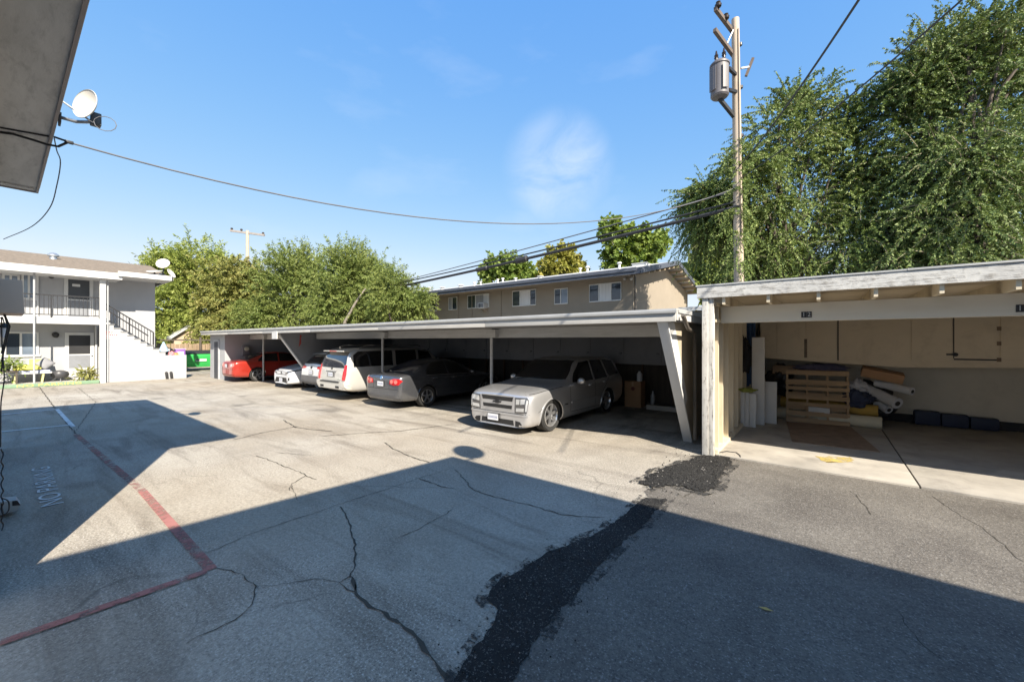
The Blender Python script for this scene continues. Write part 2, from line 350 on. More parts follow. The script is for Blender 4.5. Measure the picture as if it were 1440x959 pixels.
# cracks traced as ground strips
def strip(m, pts, w, z, seed=0, jit=.012):
    rd = random.Random(seed); P = jag(pts, .055, jit, False, seed)
    L = []
    for i, p in enumerate(P):
        a = Vector(P[max(i - 1, 0)]); b = Vector(P[min(i + 1, len(P) - 1)]); d = (b - a).normalized(); n = Vector((-d.y, d.x))
        ww = w * rd.uniform(.25, 1.25) * (.35 if i in (0, len(P) - 1) else 1); L += [(p[0] + n.x * ww / 2, p[1] + n.y * ww / 2, z), (p[0] - n.x * ww / 2, p[1] - n.y * ww / 2, z)]
    m.add(L, [(2 * i, 2 * i + 1, 2 * i + 3, 2 * i + 2) for i in range(len(P) - 1)])
cracks = [([(478, 712), (488, 728), (495, 745), (499, 770), (497, 800), (492, 812)], .022), ([(492, 812), (505, 840), (520, 852), (545, 862), (570, 882), (590, 905), (610, 932), (628, 957), (640, 985)], .034),
 ([(478, 820), (492, 810), (500, 815), (498, 832), (486, 830), (478, 820)], .016), ([(300, 798), (340, 805), (357, 825), (355, 850), (330, 872), (262, 905)], .013),
 ([(357, 825), (400, 820), (452, 814), (478, 820)], .010), ([(590, 672), (620, 684), (640, 687)], .02), ([(640, 660), (668, 690), (700, 700), (740, 708), (790, 724), (850, 727)], .018),
 ([(560, 757), (592, 742), (612, 730), (636, 716)], .016), ([(540, 622), (556, 632), (572, 640), (604, 650)], .03), ([(398, 590), (415, 600), (440, 604), (468, 606)], .04), ([(328, 618), (370, 608), (420, 599)], .03),
 ([(360, 640), (400, 655), (445, 674)], .02), ([(405, 690), (412, 680), (430, 668)], .018), ([(408, 682), (420, 704)], .015), ([(388, 636), (440, 640)], .014),
 ([(450, 613), (520, 608), (560, 606), (640, 596)], .03), ([(265, 787), (360, 748), (480, 708), (560, 682), (640, 656)], .012), ([(110, 545), (135, 565), (107, 605)], .02), ([(54, 542), (76, 572), (107, 610)], .03),
 ([(1310, 697), (1335, 715), (1375, 738), (1405, 762), (1440, 790)], .016), ([(960, 700), (975, 690), (975, 676)], .02), 
 ([(1262, 860), (1290, 900), (1330, 930)], .01), ([(1195, 690), (1208, 700), (1225, 724)], .02)]
cm = MB()
for i, (p, wd) in enumerate(cracks): strip(cm, [gp(*q)[:2] for q in p], wd * (.75 if wd < .03 else .9), .0062, i)
struct(cm.build('ground_cracks', line_mat('crack_fill', (.055, .048, .036), .40)))

REDL = line_mat('faded_red_paint', (.37, .155, .135), .58); WHL = line_mat('faded_white_paint', (.70, .70, .68), .48); REDL2 = line_mat('faded_red_paint_worn', (.36, .16, .14), .64)
def gline(name, pts, wd, mat, z=.0085):
    m = MB(); P = [Vector(p[:2]) for p in pts]
    for a, b in zip(P[:-1], P[1:]):
        d = (b - a).normalized(); n = Vector((-d.y, d.x)) * wd / 2; m.add([(*(a + n), z), (*(a - n), z), (*(b - n), z), (*(b + n), z)], [(0, 1, 2, 3)])
    return struct(m.build(name, mat))
gline('painted_line', [gp(297, 801), gp(200, 690)], .09, REDL); gline('painted_line', [gp(199.5, 689.4), gp(107, 611)], .09, REDL2)
gline('painted_line', [gp(290, 804), gp(0, 905)], .085, REDL, .0125)
gline('painted_line', [gp(0, 583), gp(80, 575)], .10, WHL); gline('painted_line', [gp(0, 607), gp(101, 597)], .10, WHL); gline('painted_line', [gp(80, 575), gp(103, 600)], .08, WHL)
tx = text_mesh('painted_lettering', 'NO PARKING', .27, WHL, depth=0, sx=1.45); struct(tx)
_c = gp(66, 680); tx.rotation_euler = (0, 0, R(180)); tx.location = (_c[0], _c[1], .0085)
TXT_W = tx.dimensions.x
# ================================================================== BUILDINGS
STUC = M('pale_grey_stucco', (.35, .355, .37), .85, var=.05, vs=1.2, bump=.25, bs=70, dirt=.12, dirtcol=(.3, .3, .3))
WHT = M('white_trim_paint', (.54, .54, .535), .55, var=.05, vs=2, dirt=.12, dirtcol=(.4, .38, .35))
SHNG = M('brown_shingle', (.17, .135, .10), .95, var=.35, vs=9, bump=.6, bs=30, stretch=(1, 1, 4))
GREYS = M('grey_soffit', (.52, .51, .485), .9, var=.12, vs=1.5, bump=.15, bs=20, dirt=.45, dirtcol=(.12, .115, .11), stretch=(1, 4, 1))
GLASS = M('dark_window_glass', (.03, .038, .05), .06, var=.3, vs=.8, spec=.8)
GLASSB = M('pale_window_glass', (.16, .20, .26), .08, var=.35, vs=.7, spec=.8)
BLK = M('black_iron', (.018, .018, .02), .5)
DARKDOOR = M('dark_grey_door', (.05, .055, .065), .5, var=.08)
SCREEN = M('grey_screen_mesh', (.20, .21, .23), .7, var=.1, vs=6)
GALV = M('galvanised_steel', (.50, .51, .52), .38, .8, var=.15, vs=6)
RUB = M('black_rubber', (.02, .02, .021), .6)

# ---- near left apartment block (we see only the underside of its eave; its body throws the left shadow)
nb = thing('apartment_building', 'grey apartment block close on the left, its stained eave overhead carrying a dish', 'building', (-8.6, -4, 0))
NBX0, NBX1 = -12.05, -5.08
box('wall', STUC, nb, NBX0, NBX1, -8.5, -.012, 0, 4.93)
EY = .47
box('soffit', GREYS, nb, -12.2, -3.8, -9, EY - .03, 4.93, 4.95)
rf = MB().prism([(-9.0, 5.09), (EY + .02, 5.09), (-4.2, 5.75)], 'x', -12.25, -3.76).build('roof', SHNG, nb)
FASC = M('taupe_fascia', (.27, .235, .22), .6, var=.08)
box('fascia', FASC, nb, -12.22, -3.79, EY - .03, EY, 4.905, 5.07)
box('fascia', FASC, nb, -12.22, -12.19, -9, EY - .032, 4.905, 5.07)
box('gutter_trim', WHT, nb, -12.24, -3.77, EY + .002, EY + .022, 5.02, 5.088)
box('soffit_rail', GREYS, nb, -12.02, -11.9, .02, .40, 4.90, 4.928)
# bits fixed to its wall, seen edge-on along the left border
UBOX = M('taupe_utility_paint', (.62, .50, .40), .6, var=.06)
ub = thing('utility_box', 'flat taupe metal box high on the wall at the left border, cables below', 'utility box', (-6.2, 0, 2.27))
_a = ony(31, 396, .157); _z0 = onx(20, 440, -6.2)[2]; _z1 = onx(20, 393, -6.2)[2]
MB().prism([(-.01, _z0), (.152, _z0), (.138, _z1), (-.01, _z1)], 'x', -6.2, -6.9).build('box_shell', UBOX, ub, bevel=.006)
box('mounting_flange', UBOX, ub, -6.98, -6.9, -.01, .12, _z0 + .05, _z1 - .05)
for i, (d, q) in enumerate(((.02, .3), (.035, .2), (.03, .12))):
    MB().tube([(-6.45 - i * .13, .02 + d * .3, _z0 + .01), (-6.45 - i * .13, .03 + d, _z0 - .12), (-6.5 - i * .13, .01 + d, _z0 - .2 - q * .3), (-6.5 - i * .13, .012, _z0 - .28 - q)], .006, 6).build('cable', RUB, ub, True)
hs = MB()
hs.tube(smooth_path([(-6.7, .012, 2.25), (-6.72, .016, 1.95), (-6.74, .026, 1.75), (-6.75, .03, 1.6), (-6.74, .02, 1.48), (-6.72, .008, 1.32), (-6.72, .006, .9)], 4), .005, 6)
tag(hs.build('black_conduit', RUB, None, True), 'black bent conduit running down the wall at the left border under the taupe box', 'conduit')
cb = MB(); pts = []
for i in range(40):
    a = i / 39; pts.append((-6.0 - .03 * math.sin(i * .9), .008 + .014 * math.sin(i * .55) ** 2, 1.0 - a * .75))
cb.tube(pts, .005, 6); cb.tube(smooth_path([(-6.0, .01, .55), (-6.02, .05, .5), (-6.0, .052, .42), (-5.98, .02, .40), (-6.0, .01, .5)]), .005, 6)
tag(cb.build('cable_coil', RUB, None, True), 'tangled black cable hanging low on the wall at the left border above the asphalt', 'cable')
ln = thing('wall_lantern', 'small white lantern with black cap at the left border below the taupe box', 'lantern', (-9.2, 0, 2.1))
_p = onx(6, 467, -9.2)
MB().lathe([(.0, .0), (.03, .01), (.045, .14), (.0, .145)], (_p[0], _p[1], _p[2] - .08), 10).build('glass_shade', M('frosted_white_glass', (.75, .76, .78), .3), ln, True)
MB().lathe([(.06, 0), (.045, .03), (.012, .06), (0, .075)], (_p[0], _p[1], _p[2] + .067), 10).build('cap', BLK, ln, True)
MB().tube([(_p[0], 0, _p[2] + .2), (_p[0], _p[1] * .6, _p[2] + .22), (_p[0], _p[1], _p[2] + .13)], .008, 6).build('bracket', BLK, ln, True)
vh = thing('vent_hood', 'small grey hooded vent low against the wall at the left border near the lettering', 'vent', (-5.9, 0, .1))
_q = gp(14, 722)
MB().prism([(-.01, .03), (.13, .05), (.15, .10), (.12, .17), (-.01, .19)], 'x', _q[0] - .1, _q[0] + .1).build('hood', M('vent_grey', (.33, .34, .33), .6), vh, bevel=.006)
MB().prism([(.09, .115), (.15, .105), (.125, .165), (.09, .17)], 'x', _q[0] + .099, _q[0] + .104).build('opening', BLK, vh)

# ---- our own building, behind the camera: it throws the big foreground shadow
ob = thing('apartment_building', 'two-storey grey apartment block behind the viewer, casting the broad foreground shade', 'building', (12, -3, 0))
box('wall', STUC, ob, 1.75, 34, -9, 1.62, 0, 4.93)
RX = .83
box('soffit', GREYS, ob, RX + .02, 35, -10, 2.22, 4.93, 4.95)
MB().prism([(-10, 5.02), (2.26, 5.02), (-4, 5.62)], 'x', RX, 35).build('roof', SHNG, ob)
box('fascia', FASC, ob, RX + .01, 35, 2.222, 2.25, 4.8, 5.018)

def dish(label, c, look, rad, base, mount_dir):
    """offset satellite dish: reflector + mast + arm, bolted to the eave at base"""
    t = thing('satellite_dish', label, 'satellite dish', base)
    L = Vector(look).normalized(); q = L.to_track_quat('Z', 'Y').to_matrix().to_4x4(); q.translation = Vector(c)
    m = MB(); m.lathe([(0, -.075)] + [(rad * k / 7, -.075 + .075 * (k / 7) ** 2) for k in range(1, 8)] + [(rad * 1.01, .008), (rad * .99, .012), (rad * .98, .004)] + [(rad * k / 7, -.068 + .075 * (k / 7) ** 2) for k in range(6, -1, -1)], n=32)
    m.v = [tuple(q @ Vector((v[0], v[1] * 1.08, v[2]))) for v in m.v]
    m.build('reflector', M('dish_white', (.52, .505, .47), .5, var=.05, dirt=.35, dirtcol=(.42, .31, .17)), t, True)
    back = q @ Vector((0, -rad * .55, -.09)); jn = back + Vector((0, 0, -.06)) - L * .04
    mm = MB(); mm.cbox((back + jn) / 2 - L * .02, (.12, .10, .16)); mm.build('bracket', M('dark_grey_metal', (.07, .075, .08), .5, .4), t, bevel=.01)
    b = Vector(base)
    MB().tube([b, b.lerp(jn, .45) + Vector((0, 0, -.03)), jn], .022, 10).build('mast', GALV, t, True)
    MB().tube([b + Vector((.26, 0, .12)), jn.lerp(b, .12)], .012, 8).build('strut', GALV, t, True)
    fp = MB().prism([(b.x - .10, b.z - .09), (b.x + .02, b.z - .07), (b.x + .06, b.z + .05), (b.x - .10, b.z + .06)], 'y', b.y - .015, b.y + .01); fp.build('foot', M('dark_grey_metal', (.07, .075, .08), .5, .4), t, bevel=.004)
    if mount_dir: return t, jn
    e = q @ Vector((0, rad * .1, .42)); s0 = q @ Vector((0, -rad * .98, -.0))
    MB().tube([s0, s0.lerp(e, .5) + Vector((0, 0, -.03)), e], .010, 8).build('feed_arm', GALV, t, True)
    MB().cbox(e, (.06, .06, .10)).build('receiver', M('dark_grey_metal', (.07, .075, .08), .5, .4), t, bevel=.012)
    return t, jn
_c = ond(120, 146, 5.25); _b = ond(86, 176, 5.5); _b = (_b[0], EY + .035, 5.0)
# dish face turned south-west and up; we see its front obliquely
dish('round off-white satellite dish bolted to the eave at upper left', _c, (.50, -.86, .12), .185, (_c[0] - .42, EY + .03, 5.0), 1)
dish('satellite dish on the block behind the viewer, casting the oval shadow', (1.40, 2.40, 5.50), (.62, -.55, .5), .26, (1.1, 2.255, 4.95), 1)
cw_ = MB(); cc = Vector(_c)
lp = [cc + Vector((.06, .02, -.22))]
for i in range(13):
    a = i / 12 * 2 * math.pi; lp.append(cc + Vector((.12, .06, -.26)) + Vector((.06 * (1 - math.cos(a)) + .05 * i / 12, .10 * (1 - math.cos(a)), .10 * math.sin(a))))
cw_.tube(lp, .0045, 6)
tag(cw_.build('coax_cable', M('grey_cable', (.12, .12, .13), .6), None, True), 'thin grey coax loop sticking out beside the near satellite dish', 'cable')
# drop cable attachment and the cables stapled along the soffit
AT = Vector(ond(82, 193, 5.75)); AT = Vector((AT.x, EY + .03, 4.92))
cl = thing('cable_clamp', 'dark iron service drop clamp at the eave below the near satellite dish', 'clamp', tuple(AT))
MB().tube([AT + Vector((-.05, -.01, .02)), AT, AT + Vector((.05, .10, -.03))], .014, 8).build('hook', BLK, cl, True)
MB().cbox(AT + Vector((.05, .12, -.035)), (.05, .09, .04)).build('grip', BLK, cl, bevel=.008)
MB().tube([AT + Vector((.06, .12, -.03)), AT + Vector((.0, .02, -.12)), AT + Vector((-.1, -.08, -.10)), (AT.x - .18, .3, 4.86), (AT.x - .3, .12, 4.91), (AT.x - .4, .005, 4.92)], .016, 8).build('service_cable', RUB, cl, True)
MB().tube([(AT.x - .02, EY - .04, 4.915), (AT.x - .1, .25, 4.92), (AT.x - .2, .005, 4.92)], .012, 8).build('service_cable', RUB, cl, True)
_w = [(AT.x + .02, EY + .01, 4.90), ond(80, 212, 6.0), ond(85, 228, 6.1), ond(80, 260, 6.3), ond(70, 292, 6.6), ond(45, 318, 7.0), ond(5, 336, 7.6)]
_w = [(p[0], max(.02, p[1]), p[2]) for p in _w]
tag(MB().tube(smooth_path(_w), .007, 6).build('slack_cable', M('grey_cable', (.12, .12, .13), .6), None, True), 'slack grey cable curving from the near eave back to the left border', 'cable')

# ---- far two-storey apartment building
F, W = -27.25, -28.5
fb = thing('apartment_building', 'two-storey pale grey apartment house at the far left with balcony, outside stair and brown roof', 'building', (-30, 0, 0))
YE = onx(218, 450, W)[1]
box('wall', STUC, fb, -36, W, -9, YE, 0, 5.32)
bal = box('balcony_slab', WHT, fb, W - .02, F, -9, onx(140, 450, F)[1], 2.78, 3.08)
box('porch_slab', M('porch_concrete', (.42, .40, .37), .9, var=.15), fb, W - .02, F + .02, -9, 3.0, 0, .145)
ro = MB().prism([(-36.4, 5.28), (-26.85, 5.28), (-31.5, 6.45)], 'y', -9.2, 5.5); ro.build('roof', SHNG, fb)
box('soffit', WHT, fb, W, -26.9, -9.1, 3.64, 4.98, 5.0)
box('fascia', WHT, fb, -26.9, -26.82, -9.1, 3.66, 4.96, 5.27)
box('fascia', WHT, fb, -26.78, -26.70, 3.5, 5.55, 5.13, 5.36); box('soffit', WHT, fb, W, -26.78, 3.66, 5.5, 5.13, 5.15)
box('fascia', WHT, fb, -36.4, -26.70, 5.502, 5.56, 5.13, 5.34)
vp = onx(75, 362, -29.8); vt = thing('roof_vent', 'galvanised vent pipe with cap on the brown shingle roof at far left', 'vent', (vp[0], vp[1], 5.7))
MB().lathe([(.2, 5.5), (.17, 5.75), (.13, 5.8), (.13, 6.15)], (vp[0], vp[1], 0), 12).build('pipe', GALV, vt, True)
MB().lathe([(.0, 6.33), (.12, 6.3), (.2, 6.22), (.2, 6.15), (.12, 6.15)], (vp[0], vp[1], 0), 12).build('cap', GALV, vt, True)
# posts
py_ = onx(144, 450, F)[1]
box('post', WHT, fb, F - .04, F + .14, py_ - .1, py_ + .1, 0, 4.98)
py2 = onx(48, 450, F)[1]; MB().tube([(F + .08, py2, 0.14), (F + .08, py2, 4.98)], .035, 8).build('pipe_post', M('pole_grey', (.36, .37, .38), .5), fb, True)
py3 = onx(53, 450, W)[1]; MB().tube([(W + .05, py3, 3.08), (W + .05, py3, 4.98)], .03, 8).build('downspout', WHT, fb, True)
dpy = onx(135, 450, W)[1]; MB().tube([(W + .06, dpy, .15), (W + .06, dpy, 2.75)], .045, 8).build('downspout', WHT, fb, True)
# railings
rl = MB(); y1 = onx(140, 420, F)[1]; y0 = -2.5
rl.bar((F, y0, 4.05), (F, y1, 4.05), .05); rl.bar((F, y0, 3.18), (F, y1, 3.18), .035)
n = int((y1 - y0) / .13)
for i in range(n + 1): rl.bar((F, y0 + (y1 - y0) * i / n, 3.17), (F, y0 + (y1 - y0) * i / n, 4.05), .018)
for q in (72, 5, 140): yy = onx(q, 420, F)[1]; rl.bar((F, yy, 3.05), (F, yy, 4.07), .045)
rl.build('balcony_railing', BLK, fb)
# doors
def door_at(parent, px0, px1, py0, py1, X, name, glass_top, glass_bot, split, base_white=.0):
    ya, yb = onx(px0, 450, X)[1], onx(px1, 450, X)[1]; z1 = onx(px0, py0, X)[2]; z0 = onx(px0, py1, X)[2]
    d = box(name, WHT, parent, X, X + .05, ya, yb, z0, z1)
    f = .13; zs = z0 + (z1 - z0) * split
    box('door_panel', glass_top, d, X + .051, X + .058, ya + f, yb - f, zs + .03, z1 - f)
    box('door_panel', glass_bot, d, X + .051, X + .057, ya + f, yb - f, z0 + base_white, zs - .03)
    MB().lathe([(.0, 0), (.035, .01), (.035, .04), (0, .05)], (X + .06, yb - f * .6, (z0 + z1) / 2 - .05), 8, 'X').build('door_knob', GALV, d, True)
    return d
d = door_at(fb, 90, 131, 388, 446, W, 'door', DARKDOOR, SCREEN, .44, .05); d['label'] = 'upper door with white frame, dark panel and lower screen'
tn = MB()
_n = onx(107, 401, W); box('door_number_plate', WHT, d, W + .059, W + .064, _n[1] - .13, _n[1] + .13, _n[2] - .06, _n[2] + .06)
d = door_at(fb, 91, 132, 467, 530, W, 'door', BLK, SCREEN, .50, .42); d['label'] = 'ground-floor white screen door with dark upper opening'
def win(parent, px0, px1, py0, py1, X, parts, fw=.07):
    ya, yb = onx(px0, 450, X)[1], onx(px1, 450, X)[1]; z1 = onx(px0, py0, X)[2]; z0 = onx(px0, py1, X)[2]
    m = MB(); m.box(X, X + .05, ya, yb, z1 - fw, z1); m.box(X, X + .06, ya - .05, yb + .05, z0 - .03, z0 + fw); m.box(X, X + .05, ya, ya + fw, z0 + fw, z1 - fw); m.box(X, X + .05, yb - fw, yb, z0 + fw, z1 - fw)
    ym = ya + (yb - ya) * .48; m.box(X, X + .045, ym - fw / 2, ym + fw / 2, z0 + fw, z1 - fw)
    wdw = m.build('window', WHT, parent)
    box('pane', parts[0], wdw, X + .004, X + .02, ya + fw, ym - fw / 2, z0 + fw, z1 - fw); box('pane', parts[1], wdw, X + .004, X + .02, ym + fw / 2, yb - fw, z0 + fw, z1 - fw)
    return wdw
win(fb, 5, 54.5, 466, 501, W, (GLASS, GLASSB)); win(fb, 3, 28, 384, 418, W, (GLASSB, GLASSB)); win(fb, 30, 52, 384, 420, W, (GLASSB, GLASSB))
for q in ((72, 387), (78, 470)):
    p = onx(*q, W); l = MB(); l.lathe([(.12, .0), (.12, .03), (.09, .05)], (W, p[1], p[2]), 10, 'X'); l.blob((W + .14, p[1], p[2] - .03), (.11, .11, .13), 1, 2, 0); l.build('porch_light', BLK, fb, True)
# stair: solid side wall, treads, railing
s0 = onx(146, 456, F); s1 = onx(222, 493.5, F); e1 = onx(262, 498.5, F); yb = onx(222, 493, F)[1]
n = 9; poly = [(py_ + .1, 0), (e1[1], 0), (e1[1], e1[2]), (yb + .3, e1[2])]
zz = e1[2]; ytop = s0[1] + .1; ztop = s0[2]
for i in range(n):
    yy = yb + .3 + (ytop - yb - .3) * i / n; y2 = yb + .3 + (ytop - yb - .3) * (i + 1) / n; z2 = e1[2] + (ztop - e1[2]) * (i + 1) / n
    poly += [(yy, z2), (y2, z2)]
poly += [(py_ + .1, ztop)]
MB().prism(poly, 'x', F - .15, F + .02).build('stair_side_wall', STUC, fb)
sm = MB()
for i in range(n):
    yy = yb + .3 + (ytop - yb - .3) * i / n; y2 = yb + .3 + (ytop - yb - .3) * (i + 1) / n; z2 = e1[2] + (ztop - e1[2]) * (i + 1) / n
    sm.box(W, F - .155, y2 - .03, yy + .02, z2 - .06, z2 + .005); sm.box(F - .15, F + .06, y2 - .02, yy + .03, z2 + .002, z2 + .022)
sm.build('stair_tread', M('tread_grey', (.38, .38, .37), .9), fb)
box('landing', STUC, fb, W, F - .152, yb + .3, e1[1], 0, e1[2] - .25)
sr = MB(); A = Vector((F - .05, ytop - .1, ztop + 1.05)); B = Vector((F - .05, onx(216, 480, F)[1], onx(217, 467, F)[2]))
sr.bar(A, B, .05); A2 = A + Vector((0, 0, -.72)); B2 = B + Vector((0, 0, -.72)); sr.bar(A2, B2, .03)
A3 = A + Vector((0, 0, -.25)); sr.bar(A3 + Vector((.02, 0, 0)), B + Vector((.02, -.2, -.18)), .05)
for i in range(17):
    p = A.lerp(B, i / 16); sr.bar(p, p + Vector((0, 0, -.74)), .02 if i % 8 else .05)
sr.bar(B, B + Vector((0, 0, -.95)), .045); sr.build('stair_railing', BLK, fb)
MB().tube([(F + .06, py_ + .18, .02), (F + .06, py_ + .18, 4.9)], .03, 8).build('downspout', M('pole_grey', (.36, .37, .38), .5), fb, True)
# kerb in front, painted green with yellow letters
KG = M('green_kerb_paint', (.17, .27, .17), .8, var=.2, dirt=.6, dirtcol=(.33, .31, .27))
kb = box('kerb', KG, None, F + .02, F + .24, -9, py_ - .12, 0, .15, bevel=.02); struct(kb)
kt = text_mesh('painted_lettering', 'NO PARKING', .15, M('yellow_kerb_letters', (.55, .47, .12), .8), depth=.001, sx=2.1); struct(kt)
_k = onx(66, 540, F + .24); kt.rotation_euler = (R(90), 0, R(90)); kt.location = (F + .243, _k[1] + .1, .078)
# sign with red lettering, too small to read
_s0 = onx(147, 464, F + .03); _s1 = onx(164.5, 476.5, F + .03)
sg = thing('parking_sign', 'white wall sign with rows of red lettering beside the stair post at far left', 'sign', (F + .03, _s0[1], _s1[2]))
box('sign_plate', WHT, sg, F + .021, F + .035, _s0[1], _s1[1], _s1[2], _s0[2])
REDP = M('sign_red', (.55, .06, .07), .6); hh = _s0[2] - _s1[2]; ww = _s1[1] - _s0[1]; sm_ = MB(); rd = random.Random(2)
for i, (wd, big) in enumerate(((.75, 1), (.62, 1), (1, 1.2), (.45, .8), (.55, .5))):
    z = _s0[2] - hh * (.10 + .19 * i); x = _s0[1] + .03
    while x < _s0[1] + ww * wd - .04:
        c = rd.uniform(.03, .07); sm_.box(F + .036, F + .0385, x, x + c, z - hh * .11 * big, z); x += c + .022
sm_.build('red_lettering', REDP, sg)
# two black slippers leaning on the stair wall
for i, q in enumerate((235, 241.5)):
    p = onx(q, 534, F + .02); t = MB(); t.prism([(p[1] - .06, 0.01), (p[1] + .05, 0.01), (p[1] + .02, .36), (p[1] - .05, .40), (p[1] - .10, .34)], 'x', F + .03, F + .10)
    o = t.build('slipper', RUB, None, bevel=.015); tag(o, ('black slipper standing against the pale stair wall, the one nearer the house door', 'black slipper standing against the pale stair wall, the one nearer the green dumpster')[i], 'slipper', 'slippers against the stair wall')
# dishes on that roof
def far_dish(px, py, X, rad, look, label):
    c = Vector(onx(px, py, X)); t = thing('satellite_dish', label, 'satellite dish', (c.x, c.y, 5.35), group='satellite dishes on the far roof')
    L = Vector(look).normalized(); q = L.to_track_quat('Z', 'Y').to_matrix().to_4x4(); q.translation = c
    m = MB(); m.lathe([(rad * k / 6, -.05 + .05 * (k / 6) ** 2) for k in range(0, 7)] + [(rad * .98, .012)] + [(rad * k / 6, -.035 + .05 * (k / 6) ** 2) for k in range(5, -1, -1)], n=24)
    m.v = [tuple(q @ Vector(v)) for v in m.v]; m.build('reflector', M('dish_white', (.72, .70, .66), .45), t, True)
    MB().tube([c - L * .06, c - L * .1 + Vector((0, 0, -.15)), (c.x - .1, c.y, 5.30)], .035, 8).build('mast', M('dark_grey_metal', (.07, .075, .08), .5, .4), t, True)
far_dish(229, 370, -27.6, .30, (.75, -.45, .45), 'upright white satellite dish on the corner of the far house roof, topmost there')
far_dish(217, 381, -27.6, .34, (.2, -.2, 1), 'white satellite dish lying nearly flat on the far house roof left of the upright one')
far_dish(241, 384, -27.4, .26, (.6, .7, .5), 'small white satellite dish tilted outward at the end of the far house roof')

# ---- beige two-storey block beyond the carport
BG = M('beige_stucco', (.275, .235, .185), .9, var=.07, vs=.8, bump=.2, bs=40, dirt=.12, dirtcol=(.2, .18, .15))
NAVY = M('navy_roof_trim', (.07, .08, .105), .6, var=.15)
YF = 20.96; XC = -8.06
bb = thing('apartment_building', 'long beige two-storey block beyond the carport with navy roof edge and gable end', 'building', (-20, 26, 0))
MB().prism([(YF, 0), (32, 0), (32, 5.62), (26.5, 6.72), (YF, 5.57)], 'x', -40, XC).build('wall', BG, bb)
MB().prism([(19.75, 5.50), (26.55, 6.93), (32.8, 5.58), (32.8, 5.72), (26.55, 7.1), (19.75, 5.68)], 'x', -40.5, -7.25).build('roof', M('grey_roof_membrane', (.40, .40, .40), .9, var=.12), bb)  # front eave drawn out deeper so its overhang puts the facade in shade
box('eave_trim', NAVY, bb, -40.5, -7.22, 19.70, 19.749, 5.38, 5.70); box('eave_trim', NAVY, bb, -40.5, -7.4, 19.64, 19.698, 5.54, 5.715)
box('soffit', BG, bb, -40.4, XC, 19.76, YF, 5.46, 5.495)
MB().prism([(19.76, 5.40), (26.55, 6.85), (26.55, 7.12), (19.76, 5.71)], 'x', -7.248, -7.19).build('rake_trim', NAVY, bb)
MB().prism([(26.55, 6.85), (32.85, 5.48), (32.85, 5.74), (26.55, 7.12)], 'x', -7.247, -7.188).build('rake_trim', NAVY, bb)
for yy in np.arange(21.2, 32.5, .9):
    zz = 6.84 - abs(yy - 26.55) * .205; MB().box(XC, -7.26, yy - .05, yy + .05, zz - .16, zz).build('rafter_tail', M('tan_wood', (.42, .34, .24), .8), bb)
LW = M('light_window_frame', (.62, .62, .60), .5); CURT = M('white_curtain', (.62, .62, .62), .8, var=.2, vs=1, stretch=(9, 1, .2)); CURTD = M('grey_curtain', (.27, .28, .30), .8, var=.2, stretch=(9, 1, .2))
def bwin(px0, px1, py0, py1, splits, mats):
    a = ony(px0, py0, YF); b = ony(px1, py1, YF); x0, x1, z1 = a[0], b[0], a[2]; z0 = ony(px0, py1, YF)[2]; f = .055
    m = MB(); Y = YF - .05; m.box(x0, x1, Y, YF, z1 - f, z1); m.box(x0, x1, Y, YF, z0, z0 + f); xs = [x0] + [x0 + (x1 - x0) * s for s in splits] + [x1]
    for x in xs: m.box(max(x0, x - f / 2), min(x1, x + f / 2), Y + .005, YF - .001, z0 + f, z1 - f)
    wdw = m.build('window', LW, bb)
    for i in range(len(xs) - 1): box('pane', mats[i], wdw, xs[i] + f / 2, xs[i + 1] - f / 2, YF - .022, YF - .004, z0 + f, z1 - f)
    return wdw, x0, x1, z0, z1
bwin(829, 874, 400, 425, (.31, .69), (GLASS, CURT, GLASS)); bwin(780, 799, 406, 428, (.47,), (GLASS, GLASSB)); bwin(721, 754, 409, 431, (.33, .76), (GLASS, CURT, GLASS))
w3 = bwin(658, 688, 415, 434, (.38, .76), (GLASS, CURTD, CURT)); bwin(631, 643, 418, 436, (.45,), (CURTD, GLASS)); w5 = bwin(600, 614, 420, 438, (.5,), (GLASS, GLASS))
for i, (q, lab) in enumerate(((682.5, 'white window air conditioner poking out of the beige block above the carport, the right one'), (607.5, 'white window air conditioner on the beige block half behind the tree, the left one'))):
    p = ony(q, 430 + 4 * i, YF); ac = thing('air_conditioner', lab, 'air conditioner', (p[0], YF - .05, p[2] - .18), group='window air conditioners on the beige block')
    box('case', WHT, ac, p[0] - .27, p[0] + .27, YF - .5, YF - .052, p[2] - .18, p[2] + .2, bevel=.01)
    gm_ = MB(); gm_.box(p[0] - .2, p[0] + .03, YF - .506, YF - .501, p[2] - .12, p[2] + .14); gm_.box(p[0] + .08, p[0] + .2, YF - .506, YF - .501, p[2] - .12, p[2] + .14); gm_.build('grille', M('vent_dark', (.1, .1, .11), .7), ac)
    mb = MB(); mb.bar((p[0] - .2, YF - .45, p[2] - .185), (p[0] - .2, YF - .02, p[2] - .4), .03); mb.bar((p[0] + .2, YF - .45, p[2] - .185), (p[0] + .2, YF - .02, p[2] - .4), .03); mb.build('bracket', GALV, ac)
for q in (645, 664, 705, 893):
    p = ony(q, 400, YF); MB().tube([(p[0], YF - .03, 2.6), (p[0], YF - .03, 5.5)], .025 if q < 800 else .04, 6).build('wall_pipe', BG if q < 800 else M('dark_bronze', (.1, .085, .07), .5), bb, True)
MB().tube([(XC + .04, YF + .25, 2.4), (XC + .04, YF + .25, 5.5)], .035, 6).build('downspout', M('dark_bronze', (.1, .085, .07), .5), bb, True)
for q in (879, 888):
    p = ony(q, 392, YF - .1); fl = MB(); fl.blob((p[0], YF - .15, p[2]), (.07, .12, .08), q, 2, 0); fl.box(p[0] - .03, p[0] + .03, YF - .1, YF + .01, p[2] + .02, p[2] + .08); fl.build('floodlight', WHT, bb, True)
